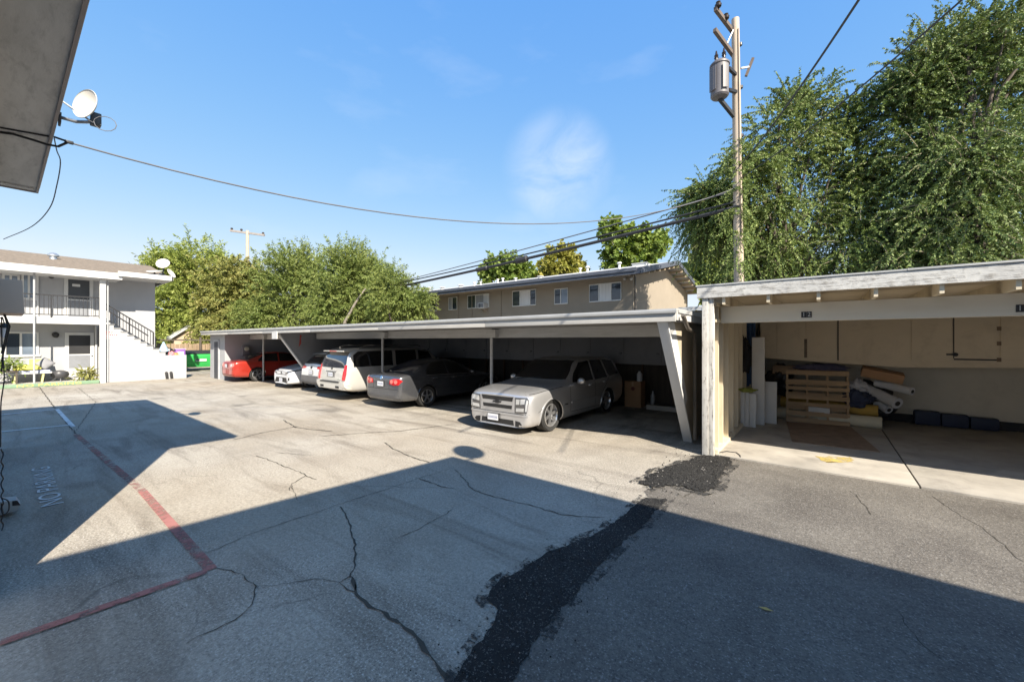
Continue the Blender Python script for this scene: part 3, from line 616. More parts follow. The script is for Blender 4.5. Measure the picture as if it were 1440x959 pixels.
# roof vents, each its own small pipe
RV = [(604, .16, .5), (622, .3, .3), (648, .34, .3), (667, .16, .42), (676, .14, .42), (700, .13, .45), (707, .14, .5), (725, .16, .35), (760, .3, .2), (816, .13, .55), (826, .16, .6), (871, .17, .6)]
side = ['first', 'second', 'third', 'fourth', 'fifth', 'sixth', 'seventh', 'eighth', 'ninth', 'tenth', 'eleventh', 'twelfth']
for i, (q, r, h) in enumerate((a_, b_ * .85, c_ * .68) for a_, b_, c_ in RV):
    yv = 21.4 + (i % 3) * .5; p = ony(q, 400, yv); z = 5.68 + (yv - 19.75) * .209
    low_ = r > .25; t = thing('roof_vent', ('low broad white roof vent' if low_ else 'slim white roof vent pipe') + ', %s of twelve from the left on the beige block' % side[i], 'roof vent', (p[0], yv, z), group='roof vents on the beige block')
    MB().lathe([(r * .7, z - .1), (r * .6, z + h * .2), (r * .5, z + h * .25), (r * .5, z + h * .8)], (p[0], yv, 0), 10).build('pipe', WHT, t, True)
    MB().lathe([(r * .5, z + h * .75), (r, z + h * .76), (r * .9, z + h * .95), (0, z + h)], (p[0], yv, 0), 10).build('cap', WHT, t, True)
p = ony(903, 376, 22.5); tag(MB().box(p[0] - .4, p[0] + .4, 22.0, 22.8, 6.0, 6.33).box(p[0] - .44, p[0] + .44, 21.96, 22.84, 6.331, 6.37).build('skylight', LW, None, bevel=.02), 'flat pale skylight box near the gable end of the beige block roof', 'skylight')
# low grey shed roof seen between carport and garage
sh = thing('storage_shed', 'low grey-roofed shed glimpsed past the carport end below the beige gable', 'shed', (-3.4, 16.2, 0))
_p0 = ony(966, 428, 16.0); MB().box(_p0[0], -2.5, 15.4, 18, 0, 3.1).build('wall', BG, sh); MB().prism([(15.2, 3.1), (18.2, 3.35), (18.2, 3.45), (15.2, 3.22)], 'x', _p0[0] - .1, -2.4).build('roof', M('grey_roof_membrane', (.40, .40, .40), .9), sh)
# ================================================================== CARPORT
WOODW = M('carport_white_paint', (.46, .45, .43), .65, var=.09, vs=2.4, dirt=.5, dirtcol=(.3, .28, .25), stretch=(.5, 1, 3))
PLYT = M('tan_plywood', (.40, .34, .25), .85, var=.1, vs=2, dirt=.25, dirtcol=(.2, .16, .12))
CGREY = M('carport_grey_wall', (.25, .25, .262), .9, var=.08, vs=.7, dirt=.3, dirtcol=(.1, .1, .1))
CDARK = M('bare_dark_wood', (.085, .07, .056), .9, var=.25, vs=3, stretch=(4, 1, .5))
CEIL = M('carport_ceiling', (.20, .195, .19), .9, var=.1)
CLIP = M('metal_drip_edge', (.50, .50, .49), .45, .3, var=.08)
cp = thing('carport', 'long flat-roofed carport with white fascia, thin posts and slanted end fins sheltering the parked cars', 'carport', (-14, 9.8, 0))
CX0, CX1, CY = -26.6, -1.87, 6.70
box('roof', M('carport_roofing', (.36, .355, .34), .9, var=.15, vs=.6), cp, CX0 + .02, CX1 - .02, CY + .05, 13.1, 2.36, 2.50)
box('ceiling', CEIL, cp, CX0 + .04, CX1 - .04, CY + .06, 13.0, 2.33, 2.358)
for i in range(6):
    a_ = CX0 + (CX1 - CX0) * i / 6; b_ = CX0 + (CX1 - CX0) * (i + 1) / 6 - .006; dz = (0, .004, -.003, .003, -.004, .002)[i]
    box('fascia', WOODW, cp, a_, b_, CY + .002 * (i % 2), CY + .045, 2.315 + dz, 2.474 + dz * .3, bevel=.004)
MB().prism([(CY - .035, 2.49), (CY - .03, 2.455), (CY + .0, 2.45), (CY - .001, 2.477), (CY + .1, 2.505), (CY + .1, 2.53), (CY - .03, 2.525)], 'x', CX0 - .02, CX1 + .02).build('drip_edge', CLIP, cp)
box('fascia', WOODW, cp, CX1 - .018, CX1 + .005, CY + .046, 13.1, 2.34, 2.50); box('drip_edge', CLIP, cp, CX1 + .006, CX1 + .025, CY + .1, 13.1, 2.46, 2.53)
box('fascia', WOODW, cp, CX0 - .005, CX0 + .018, CY + .046, 13.1, 2.33, 2.50)
for a, b in ((-24.15, -17.25), (-16.85, -2.2)): box('beam', WOODW, cp, a, b, 8.21, 8.33, 2.085, 2.328)
for x in (-22.05, -11.95, -7.0):
    p = MB().tube([(x, 8.1, 0), (x, 8.1, 2.325)], .042, 10).build('post', WOODW, cp, True); p['label'] = 'thin white post'
    MB().box(x - .16, x + .16, 8.06, 8.208, 2.10, 2.30).build('post_saddle', WOODW, p)
    MB().box(x - .09, x + .09, 8.01, 8.19, 0, .012).build('base_plate', GALV, p)
for x, c in ((-2.1, 0), (-17.05, 1)):
    f = MB().prism([(6.80, 2.329), (8.40, 0), (12.94, 0), (12.94, 2.329)], 'x', x - .05, x + .05).build('fin_wall', PLYT if c == 0 else CGREY, cp)
    A = Vector((x, 6.77, 2.329)); B = Vector((x, 8.37, 0.02)); MB().bar(A, B, .17, .05, up=(0, 0, 1)).build('fin_edge_board', WHT, f, bevel=.004)
    if c == 0:
        MB().prism([(6.86, 2.325), (7.25, 2.325), (8.1, .9), (7.93, .72)], 'x', x + .051, x + .056).build('fin_trim', WHT, f)
_g = onx(422, 482, -17.0); MB().prism([(_g[1] - .05, 1.75), (_g[1] + .04, 1.9), (_g[1] + .03, 2.15), (_g[1] + .07, 2.2), (_g[1] + .0, 2.27), (_g[1] - .03, 1.95)], 'x', -16.998, -16.994).build('red_spray_mark', M('red_spray', (.45, .06, .05), .7), cp)
box('notice_panel', WHT, cp, -17.3, -16.86, 6.66, 6.695, 2.08, 2.36)
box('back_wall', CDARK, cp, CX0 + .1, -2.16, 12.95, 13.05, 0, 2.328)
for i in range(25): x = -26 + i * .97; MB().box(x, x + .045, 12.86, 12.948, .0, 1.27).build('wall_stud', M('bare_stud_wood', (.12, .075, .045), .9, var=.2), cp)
box('storage_cabinet', CGREY, cp, -16.95, -2.18, 12.05, 12.85, 1.28, 2.32)
cm_ = MB(); 
for i in range(13):
    x = -16.4 + i * 1.15; cm_.box(x, x + 1.13, 12.03, 12.048, 1.31, 2.27)
cm_.build('cabinet_doors', CGREY, cp)
kn = MB()
for i in range(13): kn.lathe([(.03, 0), (.03, .03), (0, .035)], (-15.36 + i * 1.15, 12.0, 1.62), 8, 'Y')
kn.build('cabinet_latches', BLK, cp)
box('inner_wall', CGREY, cp, -24.1, -17.12, 12.0, 12.9, 1.2, 2.32)
# utility room at the left end
ur = box('utility_room', STUC, cp, -26.5, -24.2, 7.1, 12.9, 0, 2.325)
dr = box('door', M('grey_frame', (.40, .41, .43), .6), cp, -25.75, -24.98, 7.05, 7.098, 0, 2.05); box('door_panel', DARKDOOR, dr, -25.65, -25.08, 7.04, 7.049, .02, 1.96)
mt = thing('electric_meter', 'small grey and cream electric meter box on the utility room side under the carport', 'meter box', (-24.19, 8.0, 1.3))
box('case', M('meter_grey', (.2, .2, .21), .5), mt, -24.198, -24.05, 7.85, 8.2, 1.25, 1.75, bevel=.01); MB().lathe([(.11, 0), (.10, .08), (0, .09)], (-24.05, 8.03, 1.58), 12, 'X').build('dial', M('cream_paint', (.6, .58, .45), .4), mt, True)
for i, q in enumerate((337, 357)):
    p = ony(q, 455, 9.5); t = thing('roof_vent', ('squat white vent on the carport roof, the larger one at left', 'squat white vent on the carport roof, the smaller one at right')[i], 'roof vent', (p[0], 9.5, 2.5), group='vents on the carport roof')
    s = .2 - .05 * i; box('pipe', WHT, t, p[0] - s * .7, p[0] + s * .7, 9.35, 9.65, 2.5, 2.68); box('cap', WHT, t, p[0] - s, p[0] + s, 9.3, 9.7, 2.682, 2.74, bevel=.01)
# gutter elbow at the right end
ge = MB().tube([(-1.80, 6.85, 2.42), (-1.78, 6.95, 2.30), (-1.86, 7.4, 2.22), (-1.92, 8.1, 2.15), (-1.93, 8.2, 0.1)], .035, 8)
ge.build('downpipe', M('dark_bronze', (.1, .085, .07), .5), cp, True)
# under the carport
cb_ = gp(890, 572); bx = thing('cardboard_box', 'upright brown cardboard carton standing under the carport beside the silver suv', 'box', (cb_[0], cb_[1], 0))
CARD = M('brown_cardboard', (.33, .19, .10), .85, var=.08)
h_ = 36 / 561 * 12.1
box('carton', CARD, bx, cb_[0] - .26, cb_[0] + .24, cb_[1], cb_[1] + .4, 0, h_, bevel=.006); box('tape', M('tape_tan', (.42, .28, .16), .4), bx, cb_[0] - .035, cb_[0] + .02, cb_[1] - .003, cb_[1] - .001, h_ * .8, h_)
MB().lathe([(0, 0), (.06, .001)], (cb_[0] + .0, cb_[1] - .002, h_ * .72), 12, 'Y').build('printed_mark', M('dark_red_print', (.12, .03, .025), .8), bx)
bt = thing('bottle', 'white plastic bottle standing on top of the brown carton under the carport', 'bottle', (cb_[0] + .13, cb_[1] + .2, h_))
MB().lathe([(.0, .0), (.075, .0), (.08, .02), (.08, .22), (.03, .29), (.03, .31)], (cb_[0] + .13, cb_[1] + .2, h_), 14).build('bottle_body', M('white_plastic', (.66, .67, .68), .4), bt, True)
MB().lathe([(.034, .31), (.034, .35), (0, .352)], (cb_[0] + .13, cb_[1] + .2, h_), 12).build('cap', BLK, bt, True)
b2 = thing('bottle', 'dim plastic bottle on the floor right of the brown carton under the carport', 'bottle', (cb_[0] + .5, cb_[1] + .3, 0))
MB().lathe([(.0, .0), (.06, .0), (.065, .02), (.065, .35), (.025, .45), (.025, .5)], (cb_[0] + .5, cb_[1] + .3, 0), 12).build('bottle_body', M('grey_plastic', (.3, .31, .33), .4), b2, True)
MB().lathe([(.03, .5), (.03, .54), (0, .542)], (cb_[0] + .5, cb_[1] + .3, 0), 10).build('cap', BLK, b2, True)
CONC = M('wheel_stop_concrete', (.38, .36, .33), .9, var=.15, bump=.3)
ws = gp(937, 577)
tag(MB().prism([(ws[1] - .1, 0), (ws[1] + .1, 0), (ws[1] + .07, .13), (ws[1] - .07, .13)], 'x', ws[0] - .55, ws[0] + .75).build('wheel_stop', CONC, None, bevel=.01), 'low concrete wheel stop on the carport floor between carton and end fin', 'wheel stop')
tag(MB().box(-3.05, -2.95, 12.6, 12.7, .0, 1.27).build('timber_stud', M('reddish_timber', (.22, .11, .055), .8, var=.2, stretch=(1, 1, .2)), None), 'reddish upright timber leaning place at the dark back wall near the carport end', 'timber')

# dark slatted gap between carport and garage
gf = thing('fence_panel', 'dark narrow board fence closing the gap between carport and garage', 'fence', (-1.8, 9.3, 0))
fm = MB()
for i in range(3): fm.box(-1.98 + i * .115, -1.875 + i * .115, 9.35, 9.37, 0, 2.2)
fm.build('boards', CDARK, gf); fm = MB(); fm.box(-1.98, -1.65, 9.27, 9.348, .55, .63); fm.box(-1.98, -1.65, 9.27, 9.348, 1.75, 1.82); fm.build('rail', PLYT, gf)

# ================================================================== GARAGE ON THE RIGHT
def weathered_white():
    t = NT('peeling_white_paint'); v = t.mapping((1, 1, 1)); st = t.mapping((1.2, 6, 9))
    n = t.noise(st, 3.2, 8, .75, .3); n2 = t.noise(v, 14, 5, .7)
    c = t.mix(t.rng(t.noise(v, 2, 4), .3, .7), (.46, .455, .44), (.60, .595, .57))
    f = t.rng(t.math('ADD', n, t.math('MULTIPLY', n2, .35)), .66, .84); c = t.mix(f, c, (.25, .235, .215)); t.col(c); t.set(Roughness=.85)
    t.bump(t.math('ADD', f, n2), .5, .006); return t.m
PEEL = weathered_white()
def weathered_post():
    t = NT('peeling_post_paint'); st = t.mapping((9, 9, .9)); v = t.mapping(); n = t.noise(st, 3.2, 8, .75, .3); n2 = t.noise(v, 18, 5, .7)
    c = t.mix(t.rng(t.noise(v, 2, 4), .3, .7), (.46, .45, .42), (.60, .585, .55)); f = t.rng(t.math('ADD', n, t.math('MULTIPLY', n2, .35)), .70, .82); c = t.mix(f, c, (.20, .18, .16)); t.col(c); t.set(Roughness=.85); t.bump(f, .5, .006); return t.m
PEELP = weathered_post()
CREAM = M('cream_wood_paint', (.60, .53, .40), .75, var=.07, vs=1.6, dirt=.45, dirtcol=(.30, .23, .15), stretch=(2, 2, .4))
CREAMC = M('cream_cabinet_paint', (.58, .495, .37), .75, var=.07, vs=1.2, dirt=.35, dirtcol=(.2, .15, .10))
CREAMB = M('cream_beam_paint', (.62, .575, .48), .7, var=.05, vs=1.5, stretch=(.3, 1, 2), dirt=.25, dirtcol=(.42, .35, .26))
GW = M('garage_back_wall', (.60, .55, .45), .9, var=.07, vs=1, dirt=.25, dirtcol=(.25, .21, .16))
GX1 = 13
ga = thing('garage', 'open cream storage garage at right with peeling white fascia, exposed rafters and overhead cabinets', 'garage', (4, 10.5, 0))
FY = 7.52
MB().prism([(FY + .05, 2.80), (14.2, 2.98), (14.2, 3.08), (FY + .05, 2.95)], 'x', -1.70, GX1).build('roof', M('carport_roofing', (.36, .355, .34), .9), ga)
box('fascia', PEEL, ga, -1.74, GX1, FY, FY + .045, 2.745, 2.945)
box('drip_edge', CLIP, ga, -1.76, .9, FY - .012, FY + .10, 2.948, 2.972); box('drip_edge', CLIP, ga, .902, GX1, FY - .015, FY + .10, 2.95, 2.976)
box('fascia', PEEL, ga, -1.742, -1.70, FY + .046, 14.2, 2.80, 2.96)
for i in range(23):
    x = -1.35 + i * .64; MB().box(x, x + .045, FY + .046, 13.6, 2.622, 2.778).build('rafter', CREAM, ga)
box('roof_sheathing', CREAMC, ga, -1.69, GX1, FY + .046, 13.7, 2.779, 2.80)
box('beam', CREAMB, ga, -1.46, GX1, 8.06, 8.19, 2.325, 2.618)
# left open-stud end wall
box('corner_post', PEELP, ga, -1.665, -1.565, 7.55, 7.67, 0, 2.744, bevel=.006); box('corner_post', PEELP, ga, -1.562, -1.485, 7.57, 7.68, 0, 2.744, bevel=.006)
for y in (7.90, 8.30, 8.85, 9.4, 10.0, 10.6, 11.2, 11.8, 12.4, 13.0): MB().box(-1.56, -1.47, y, y + .045, .10, 2.62).build('stud', CREAM, ga)
box('sill_plate', CREAM, ga, -1.565, -1.44, 7.69, 13.6, .0, .098); box('top_plate', CREAM, ga, -1.56, -1.465, 7.69, 8.055, 2.33, 2.38); box('top_plate', CREAM, ga, -1.56, -1.465, 7.69, 13.6, 2.622, 2.68)
box('side_cladding', PLYT, ga, -1.60, -1.566, 7.70, 13.7, 0, 2.62)
box('back_wall', GW, ga, -1.56, GX1, 13.62, 13.7, 0, 2.62); box('right_wall', GW, ga, GX1 - .1, GX1, 7.7, 13.6, 0, 2.62)
box('back_kick_board', M('black_kick', (.03, .03, .032), .8), ga, 1.2, GX1, 13.56, 13.619, .03, .22)
# overhead cabinets with sagging lower edge
KY = 12.4
fl = [(-1.30, 2.60), (-1.30, 1.56), (-.2, 1.49), (1.36, 1.41), (3.1, 1.47), (12.9, 1.47), (12.9, 2.60)]
cab = MB().prism(fl, 'y', KY, KY + .02).build('cabinet_front', CREAMC, ga)
MB().prism([(x, z + (.012 if z < 2 else 0)) for x, z in fl], 'y', KY + .021, 13.6).build('cabinet_box', CREAMC, ga)
def cdoor(px0, px1, py0, py1, tilt=0, lab=None):
    a = ony(px0, py0, KY); b = ony(px1, py1, KY); x0, x1 = a[0] + .008, b[0] - .008; m = MB().box(x0, x1, KY - .016, KY - .002, b[2], 2.54)
    o = m.build('cabinet_door', CREAMC, ga, bevel=.003)
    return x0, x1, b[2]
cdoor(1092, 1133, 450, 500); cdoor(1133, 1177, 450, 502.5); x0, x1, z = cdoor(1281, 1340, 448, 506.5); x2, x3, z2 = cdoor(1340.5, 1404, 448, 504.5); cdoor(1406, 1475, 448, 506); cdoor(1476, 1560, 448, 506)
gap = MB(); gap.box(x2 - .012, x2 + .004, KY - .018, KY - .0165, z2, 2.53); gap.box(x2, x3, KY - .004, KY - .0015, z2 - .035, z2 - .004)
a = ony(1178.5, 470, KY); gap.box(a[0] - .012, a[0] + .012, KY - .018, KY - .001, 1.53, 2.53); gap.build('door_gap', BLK, ga)
lt = MB(); a = ony(1340, 498, KY); lt.lathe([(.0, -.045), (.04, -.04), (.04, 0)], (a[0] + .03, KY - .016, a[2]), 10, 'Y'); lt.box(a[0] - .1, a[0] + .05, KY - .03, KY - .017, a[2] - .015, a[2] + .015); lt.build('padlock', BLK, ga)
hm = MB()
for zz in (1.62, 1.95, 2.25): a = ony(1404.5, 480, KY); hm.box(a[0] - .03, a[0] + .03, KY - .022, KY - .0165, zz - .04, zz + .04)
hm.build('hinge', M('brown_hinge', (.16, .11, .07), .6), ga)
a = ony(1133, 480, KY); sm2 = MB().box(a[0] - .03, a[0] + .03, KY - .019, KY - .0165, 1.58, 2.05); sm2.build('grime_strip', M('dark_grime', (.16, .13, .10), .9, var=.3, vs=8), ga)
# slab
sl = MB(); sl.box(-1.47, 1.035, 7.66, 13.6, -.05, .03); sl.box(1.055, 4.0, 7.67, 13.6, -.05, .03); sl.box(4.02, GX1, 7.66, 13.6, -.05, .03)
so = sl.build('garage_slab', SLAB, None, bevel=.006); struct(so)
struct(MB().box(1.036, 1.054, 7.68, 13.6, -.05, .012).build('slab_joint', CRK))
struct(sheet('painted_mark', jag([gp(*p, z=.03)[:2] for p in ((1148, 641), (1196, 642), (1200, 649), (1160, 650))], .05, .03, True, 2), .0335, line_mat('faded_yellow_paint', (.55, .42, .12), .62)))
# bay numbers on the beam
NUMG = M('number_grey', (.45, .45, .44), .5)
def bay_number(px, py, txt, label):
    y = 8.06; p = ony(px, py, y); t = thing('bay_number', label, 'number plate', (p[0], y, p[2]))
    for i, ch in enumerate(txt):
        q = box('tile', BLK, t, p[0] - .068 + i * .070, p[0] - .001 + i * .070, y - .010, y - .001, p[2] - .048, p[2] + .048, bevel=.002)
        d = text_mesh('digit', ch, .098, NUMG, q, depth=.001, sx=.9); d.rotation_euler = (R(90), 0, 0); d.location = (-.0345 + i * .070, -.0115, 0)
bay_number(1134, 442, '12', 'pair of small black tiles with grey digits 12 on the garage beam'); bay_number(1440, 433, '11', 'small black number tile cut by the right border on the garage beam')
tag(MB().tube([(-1.46, 7.75, .035), (-1.35, 7.95, .04), (-1.2, 7.98, .036), (-1.12, 7.82, .036), (-1.1, 7.72, .034)], .008, 6).build('cable_offcut', RUB, None, True), 'short black cable curled on the slab beside the peeling corner post', 'cable')

# ---- stored junk
PAL = M('pallet_wood', (.36, .25, .15), .85, var=.22, vs=3, stretch=(.5, 3, 5), dirt=.4, dirtcol=(.14, .10, .07))
pl = thing('pallet', 'weathered wooden pallet standing on edge in front of the rolls in the garage', 'pallet')
for x in (0, .40, .79, 1.16): MB().box(x, x + .04, .02, .11, 0, 1.27).build('stringer', PAL, pl)
for z in (.0, .17, .40, .56, .78, .93, 1.15): MB().box(-.01, 1.21, 0, .019, z, z + (.10 if z not in (.40, .78) else .085)).build('slat', PAL, pl)
for z in (0.02, .3, .62, .9, 1.17): MB().box(-.01, 1.21, .111, .13, z, z + .1).build('slat', PAL, pl)
pl.location = (-.70, 11.92, .03); pl.rotation_euler = (R(-5), 0, R(6))
def roll(name, label, a, b, r, mat, core=True, sag=0):
    t = thing(name, label, 'roll', tuple(a)); A, B = Vector(a), Vector(b); n = 8
    pts = [A.lerp(B, i / n) + Vector((0, 0, -sag * math.sin(math.pi * i / n))) for i in range(n + 1)]
    MB().tube(pts, [r * (1 + .05 * math.sin(i * 1.9)) for i in range(n + 1)], 16, caps=True).build('outer_wrap', mat, t, True)
    d = (B - A).normalized(); MB().tube([B, B + d * .012], r * .45, 12).build('core', M('dark_core', (.05, .045, .04), .9), t, True); return t
YEL = M('mustard_foam', (.42, .27, .06), .9, var=.15, bump=.2); CRM = M('cream_padding', (.58, .53, .40), .9, var=.1, bump=.3, bs=30); GRYT = M('pale_grey_foam', (.50, .51, .53), .8, var=.08)
roll('carpet_roll', 'cream padding roll lying on the floor behind the pallet, lowest of the heap', (-.95, 12.32, .17), (1.05, 12.12, .16), .135, CRM)
roll('carpet_roll', 'mustard yellow foam roll lying behind the pallet on top of the cream roll', (-.85, 12.55, .43), (1.0, 12.3, .40), .13, YEL)
roll('paper_roll', 'pale grey tube sticking out of the heap, nearest to the cabinets', ony(1232, 538, 12.6), ony(1283, 550, 12.2), .085, GRYT)
roll('paper_roll', 'wide pale grey tube below the upper tube, pointing down to the right', ony(1215, 545, 12.7), ony(1262, 567, 12.1), .12, GRYT)
roll('paper_roll', 'short pale grey tube tucked under the wide tube, lowest of the three tubes', ony(1215, 556, 12.8), ony(1250, 576, 12.3), .09, GRYT)
from mathutils import noise as mnoise
def soft(name, label, cat, c, r, mat, seed):
    m = MB().blob((0, 0, 0), (1, 1, 1), seed, 4, .18); q = []
    for v in m.v:
        p = Vector(v); n_ = mnoise.turbulence(p * 1.6 + Vector((seed * 3.1, 0, 0)), 4, True) ; p = p * (.78 + .5 * n_); q.append((c[0] + p.x * r[0], c[1] + p.y * r[1], c[2] + max(p.z, -.95) * r[2]))
    m.v = q; return tag(m.build(name, mat, None, True), label, cat)
BAG = M('black_bag', (.018, .018, .02), .35, var=.2, bump=.4, bs=12)
soft('trash_bag', 'black plastic bag slumped behind the pallet right side under the grey tubes', 'bag', ony(1222, 562, 12.75), (.42, .3, .42), BAG, 3)
soft('trash_bag', 'black plastic bag behind the pallet left side under the cabinet', 'bag', ony(1095, 535, 12.75), (.35, .3, .4), BAG, 5)
soft('cloth_bundle', 'pale crumpled cloth stuffed between pallet and grey tubes', 'cloth', ony(1206, 546, 12.55), (.22, .2, .22), M('pale_cloth', (.45, .45, .47), .9, var=.15), 8)
soft('navy_bundle', 'navy blue bundle just right of the pallet above the mustard roll', 'cloth', ony(1206, 561, 12.3), (.28, .2, .2), M('navy_cloth', (.03, .04, .08), .8), 9)
soft('cloth_bundle', 'dull violet cloth bundle lying on top of the heap behind the pallet top', 'cloth', ony(1150, 517, 12.7), (.5, .25, .11), M('violet_cloth', (.14, .13, .2), .9, var=.2), 12)
cbx = thing('cardboard_box', 'long brown carton tipped on top of the heap under the cabinets', 'box'); MB().cbox((0, 0, 0), (.72, .35, .2)).build('carton', CARD, cbx, bevel=.008); MB().cbox((0, -.002, .1015), (.72, .05, .003)).build('tape', M('tape_tan', (.42, .28, .16), .4), cbx)
_p = ony(1240, 526, 12.5); cbx.location = _p; cbx.rotation_euler = (R(10), R(12), 0)
cb3 = thing('cardboard_box', 'small dim carton on the left of the heap behind the pallet', 'box'); MB().cbox((0, 0, 0), (.5, .3, .22)).build('carton', M('dull_card', (.28, .2, .13), .9), cb3, bevel=.008); cb3.location = ony(1103, 519, 12.7)
MB().cbox((0, 0, .1115), (.5, .05, .003)).build('tape', M('tape_tan', (.42, .28, .16), .4), cb3)
_p = ony(1152, 575, 12.3); tag(MB().box(_p[0] - .22, _p[0] + .2, 12.02, 12.1, _p[2] - .05, _p[2] + .08).build('white_tray', WHT, None, bevel=.01), 'small white tray seen through the lower gap of the pallet', 'tray')
_p = ony(1105, 580, 12.3)
# floor board
pb = [gp(*p, z=.03)[:2] for p in ((1106, 593), (1196, 600), (1238, 636), (1114, 621))]
fb_ = MB(); fb_.prism(pb, 'z', .031, .044); tag(fb_.build('floor_board', M('scuffed_plywood', (.22, .16, .115), .8, var=.25, vs=4, dirt=.5, dirtcol=(.1, .05, .04)), None), 'scuffed brown board lying flat on the garage floor before the pallet', 'board')
# blue mat by the back wall
a = ony(1284, 582, 13.45); b = ony(1404, 588, 13.45)
mtt = thing('rolled_mat', 'dark blue padded mat lying along the garage back wall', 'mat', (a[0], 13.4, .03)); xs = np.linspace(a[0], b[0], 4)
for i in range(3): MB().box(xs[i] + .004, xs[i + 1] - .004, 13.3, 13.54, .031, .36 - .03 * i).build('pad', M('blue_vinyl', (.016, .024, .055), .6, var=.15), mtt, bevel=.05)
# boards and panels leaning at the left wall
WB = M('white_laminate', (.60, .59, .57), .5, var=.05, dirt=.15, dirtcol=(.4, .38, .33))
def leaning(name, label, cat, px0, px1, pyt, pyb, Y, th, lean, mat=WB):
    a = ony(px0, pyb, Y); b = ony(px1, pyb, Y); z1 = ony(px0, pyt, Y)[2]; m = MB(); d = (b[0] - a[0])
    m.prism([(Y, .031), (Y + th, .031), (Y + th + lean, z1), (Y + lean, z1)], 'x', a[0], b[0]); return tag(m.build(name, mat, None, bevel=.005), label, cat)
leaning('shelf_panel', 'tall white shelf panel leaning upright in the garage left corner', 'panel', 1057, 1075, 474, 600, 11.0, .05, .05)
leaning('cabinet_door_panel', 'short white door panel leaning just right of the tall white panel', 'panel', 1068, 1092, 536, 590, 11.3, .06, .10)
_p = ony(1071, 567, 11.28); 
for i, (x0, x1) in enumerate(((1041, 1047), (1047.5, 1053), (1053.5, 1063))):
    leaning('narrow_board', ('narrow white board at the left garage wall, leftmost of three', 'narrow white board at the left garage wall, middle of three', 'narrow white board at the left garage wall, rightmost and widest of three')[i], 'board', x0, x1, 549 + 2 * i, 603 + i, 10.55, .03, .05)
soft('rag', 'yellow green rag draped over the narrow white boards', 'rag', ony(1050, 548, 10.6), (.17, .07, .05), M('lime_rag', (.28, .30, .06), .9, var=.2), 15)
tp = MB(); P0 = ony(1047, 454, 11.4); P1 = ony(1062, 546, 11.4)
for i in range(5):
    x = P0[0] + (P1[0] - P0[0]) * i / 5; tp.box(x, x + (P1[0] - P0[0]) / 5 + .01, 11.38 + .03 * (i % 2), 11.42 + .03 * (i % 2), P1[2] + .05 * (i % 3), 2.58)
tag(tp.build('hanging_tarp', M('blue_tarp', (.025, .07, .16), .6, var=.25, vs=4), None, bevel=.012), 'dark blue tarp hanging in the garage left corner behind the white panel', 'tarp')
soft('black_jacket', 'black garment hanging on the garage left wall beside the blue tarp', 'garment', ony(1049, 500, 11.2), (.13, .12, .45), M('black_cloth', (.02, .02, .022), .9), 21)
for i in range(2):
    p0 = ony(1041 + 5 * i, 548, 11.25); tag(MB().bar((p0[0], 11.2, .03), (p0[0] + .02, 11.35, 1.45), .05, .025).build('lath', PLYT, None), ('thin wooden lath at the garage left wall, nearer the corner post', 'thin wooden lath at the garage left wall, nearer the blue tarp')[i], 'lath')

# ================================================================== far left odds and ends
du = thing('dumpster', 'bright green dumpster with white label between the far house stair and the carport', 'dumpster', (-33.6, 8.4, 0))
GRN = M('dumpster_green', (.03, .36, .075), .5, var=.08)
MB().prism([(-34.6, .25), (-33.2, .25), (-33.0, .95), (-33.0, 1.12), (-34.6, 1.30)], 'y', 7.0, 10.2).build('bin_body', GRN, du, bevel=.02)
MB().prism([(-34.62, 1.31), (-32.98, 1.13), (-32.96, 1.17), (-34.62, 1.36)], 'y', 6.98, 10.22).build('lid', M('black_plastic_lid', (.025, .025, .027), .5), du, bevel=.01)
_p = onx(278, 506, -33.0); box('label_plate', WHT, du, -33.1, -33.045, _p[1] - .1, _p[1] + .5, _p[2] - .08, _p[2] + .18); box('label_print', M('dark_print', (.08, .09, .1), .6), du, -33.044, -33.041, _p[1] - .08, _p[1] + .12, _p[2] - .04, _p[2] + .13)
box('fork_pocket', GRN, du, -34.2, -33.6, 6.86, 6.998, .6, .8)
for y in (7.2, 10.0):
    wl = MB().lathe([(.0, -.04), (.12, -.04), (.13, 0), (.12, .04), (0, .04)], (-33.4, y, .13), 12, 'Y'); wl.build('wheel', RUB, du, True)
    MB().box(-33.47, -33.33, y - .06, y + .06, .14, .26).build('caster_fork', BLK, du)
dkm = M('weathered_fence_wood', (.26, .19, .125), .9, var=.3, vs=2, stretch=(1, 6, .5))
fe = thing('wooden_fence', 'brown board fence behind the green dumpster', 'fence', (-39, 11, 0))
fm = MB()
for i in range(52): y = 4.2 + i * .27; fm.box(-39.02, -39.0, y, y + .24, 0, 1.75 + .03 * ((i * 7) % 3))
fm.build('boards', dkm, fe); box('rail', CDARK, fe, -38.998, -38.93, 4.2, 18.3, 2.02, 2.12); box('rail', CDARK, fe, -38.998, -38.93, 4.2, 18.3, .95, 1.07)
for i in range(6): y = 4.3 + i * 2.7; MB().box(-38.92, -38.8, y, y + .12, 0, 2.3).build('fence_post', CDARK, fe)
sd_ = thing('garden_shed', 'small tan gabled shed with grey roof behind the fence at far left', 'shed', (-44, 12, 0))
_p = onx(245, 472, -44); _q = onx(292, 472, -44)
MB().prism([(_p[1], 0), (_q[1], 0), (_q[1], 2.1), (_p[1] + 1.0, 3.2), (_p[1], 2.2)], 'x', -47, -44).build('wall', M('shed_tan', (.45, .34, .25), .9), sd_)
MB().prism([(_p[1] - .3, 2.15), (_p[1] + 1.0, 3.2), (_q[1] + .4, 2.25), (_q[1] + .4, 2.4), (_p[1] + 1.0, 3.36), (_p[1] - .3, 2.3)], 'x', -47.2, -43.7).build('roof', M('grey_roof_membrane', (.40, .40, .40), .9), sd_)
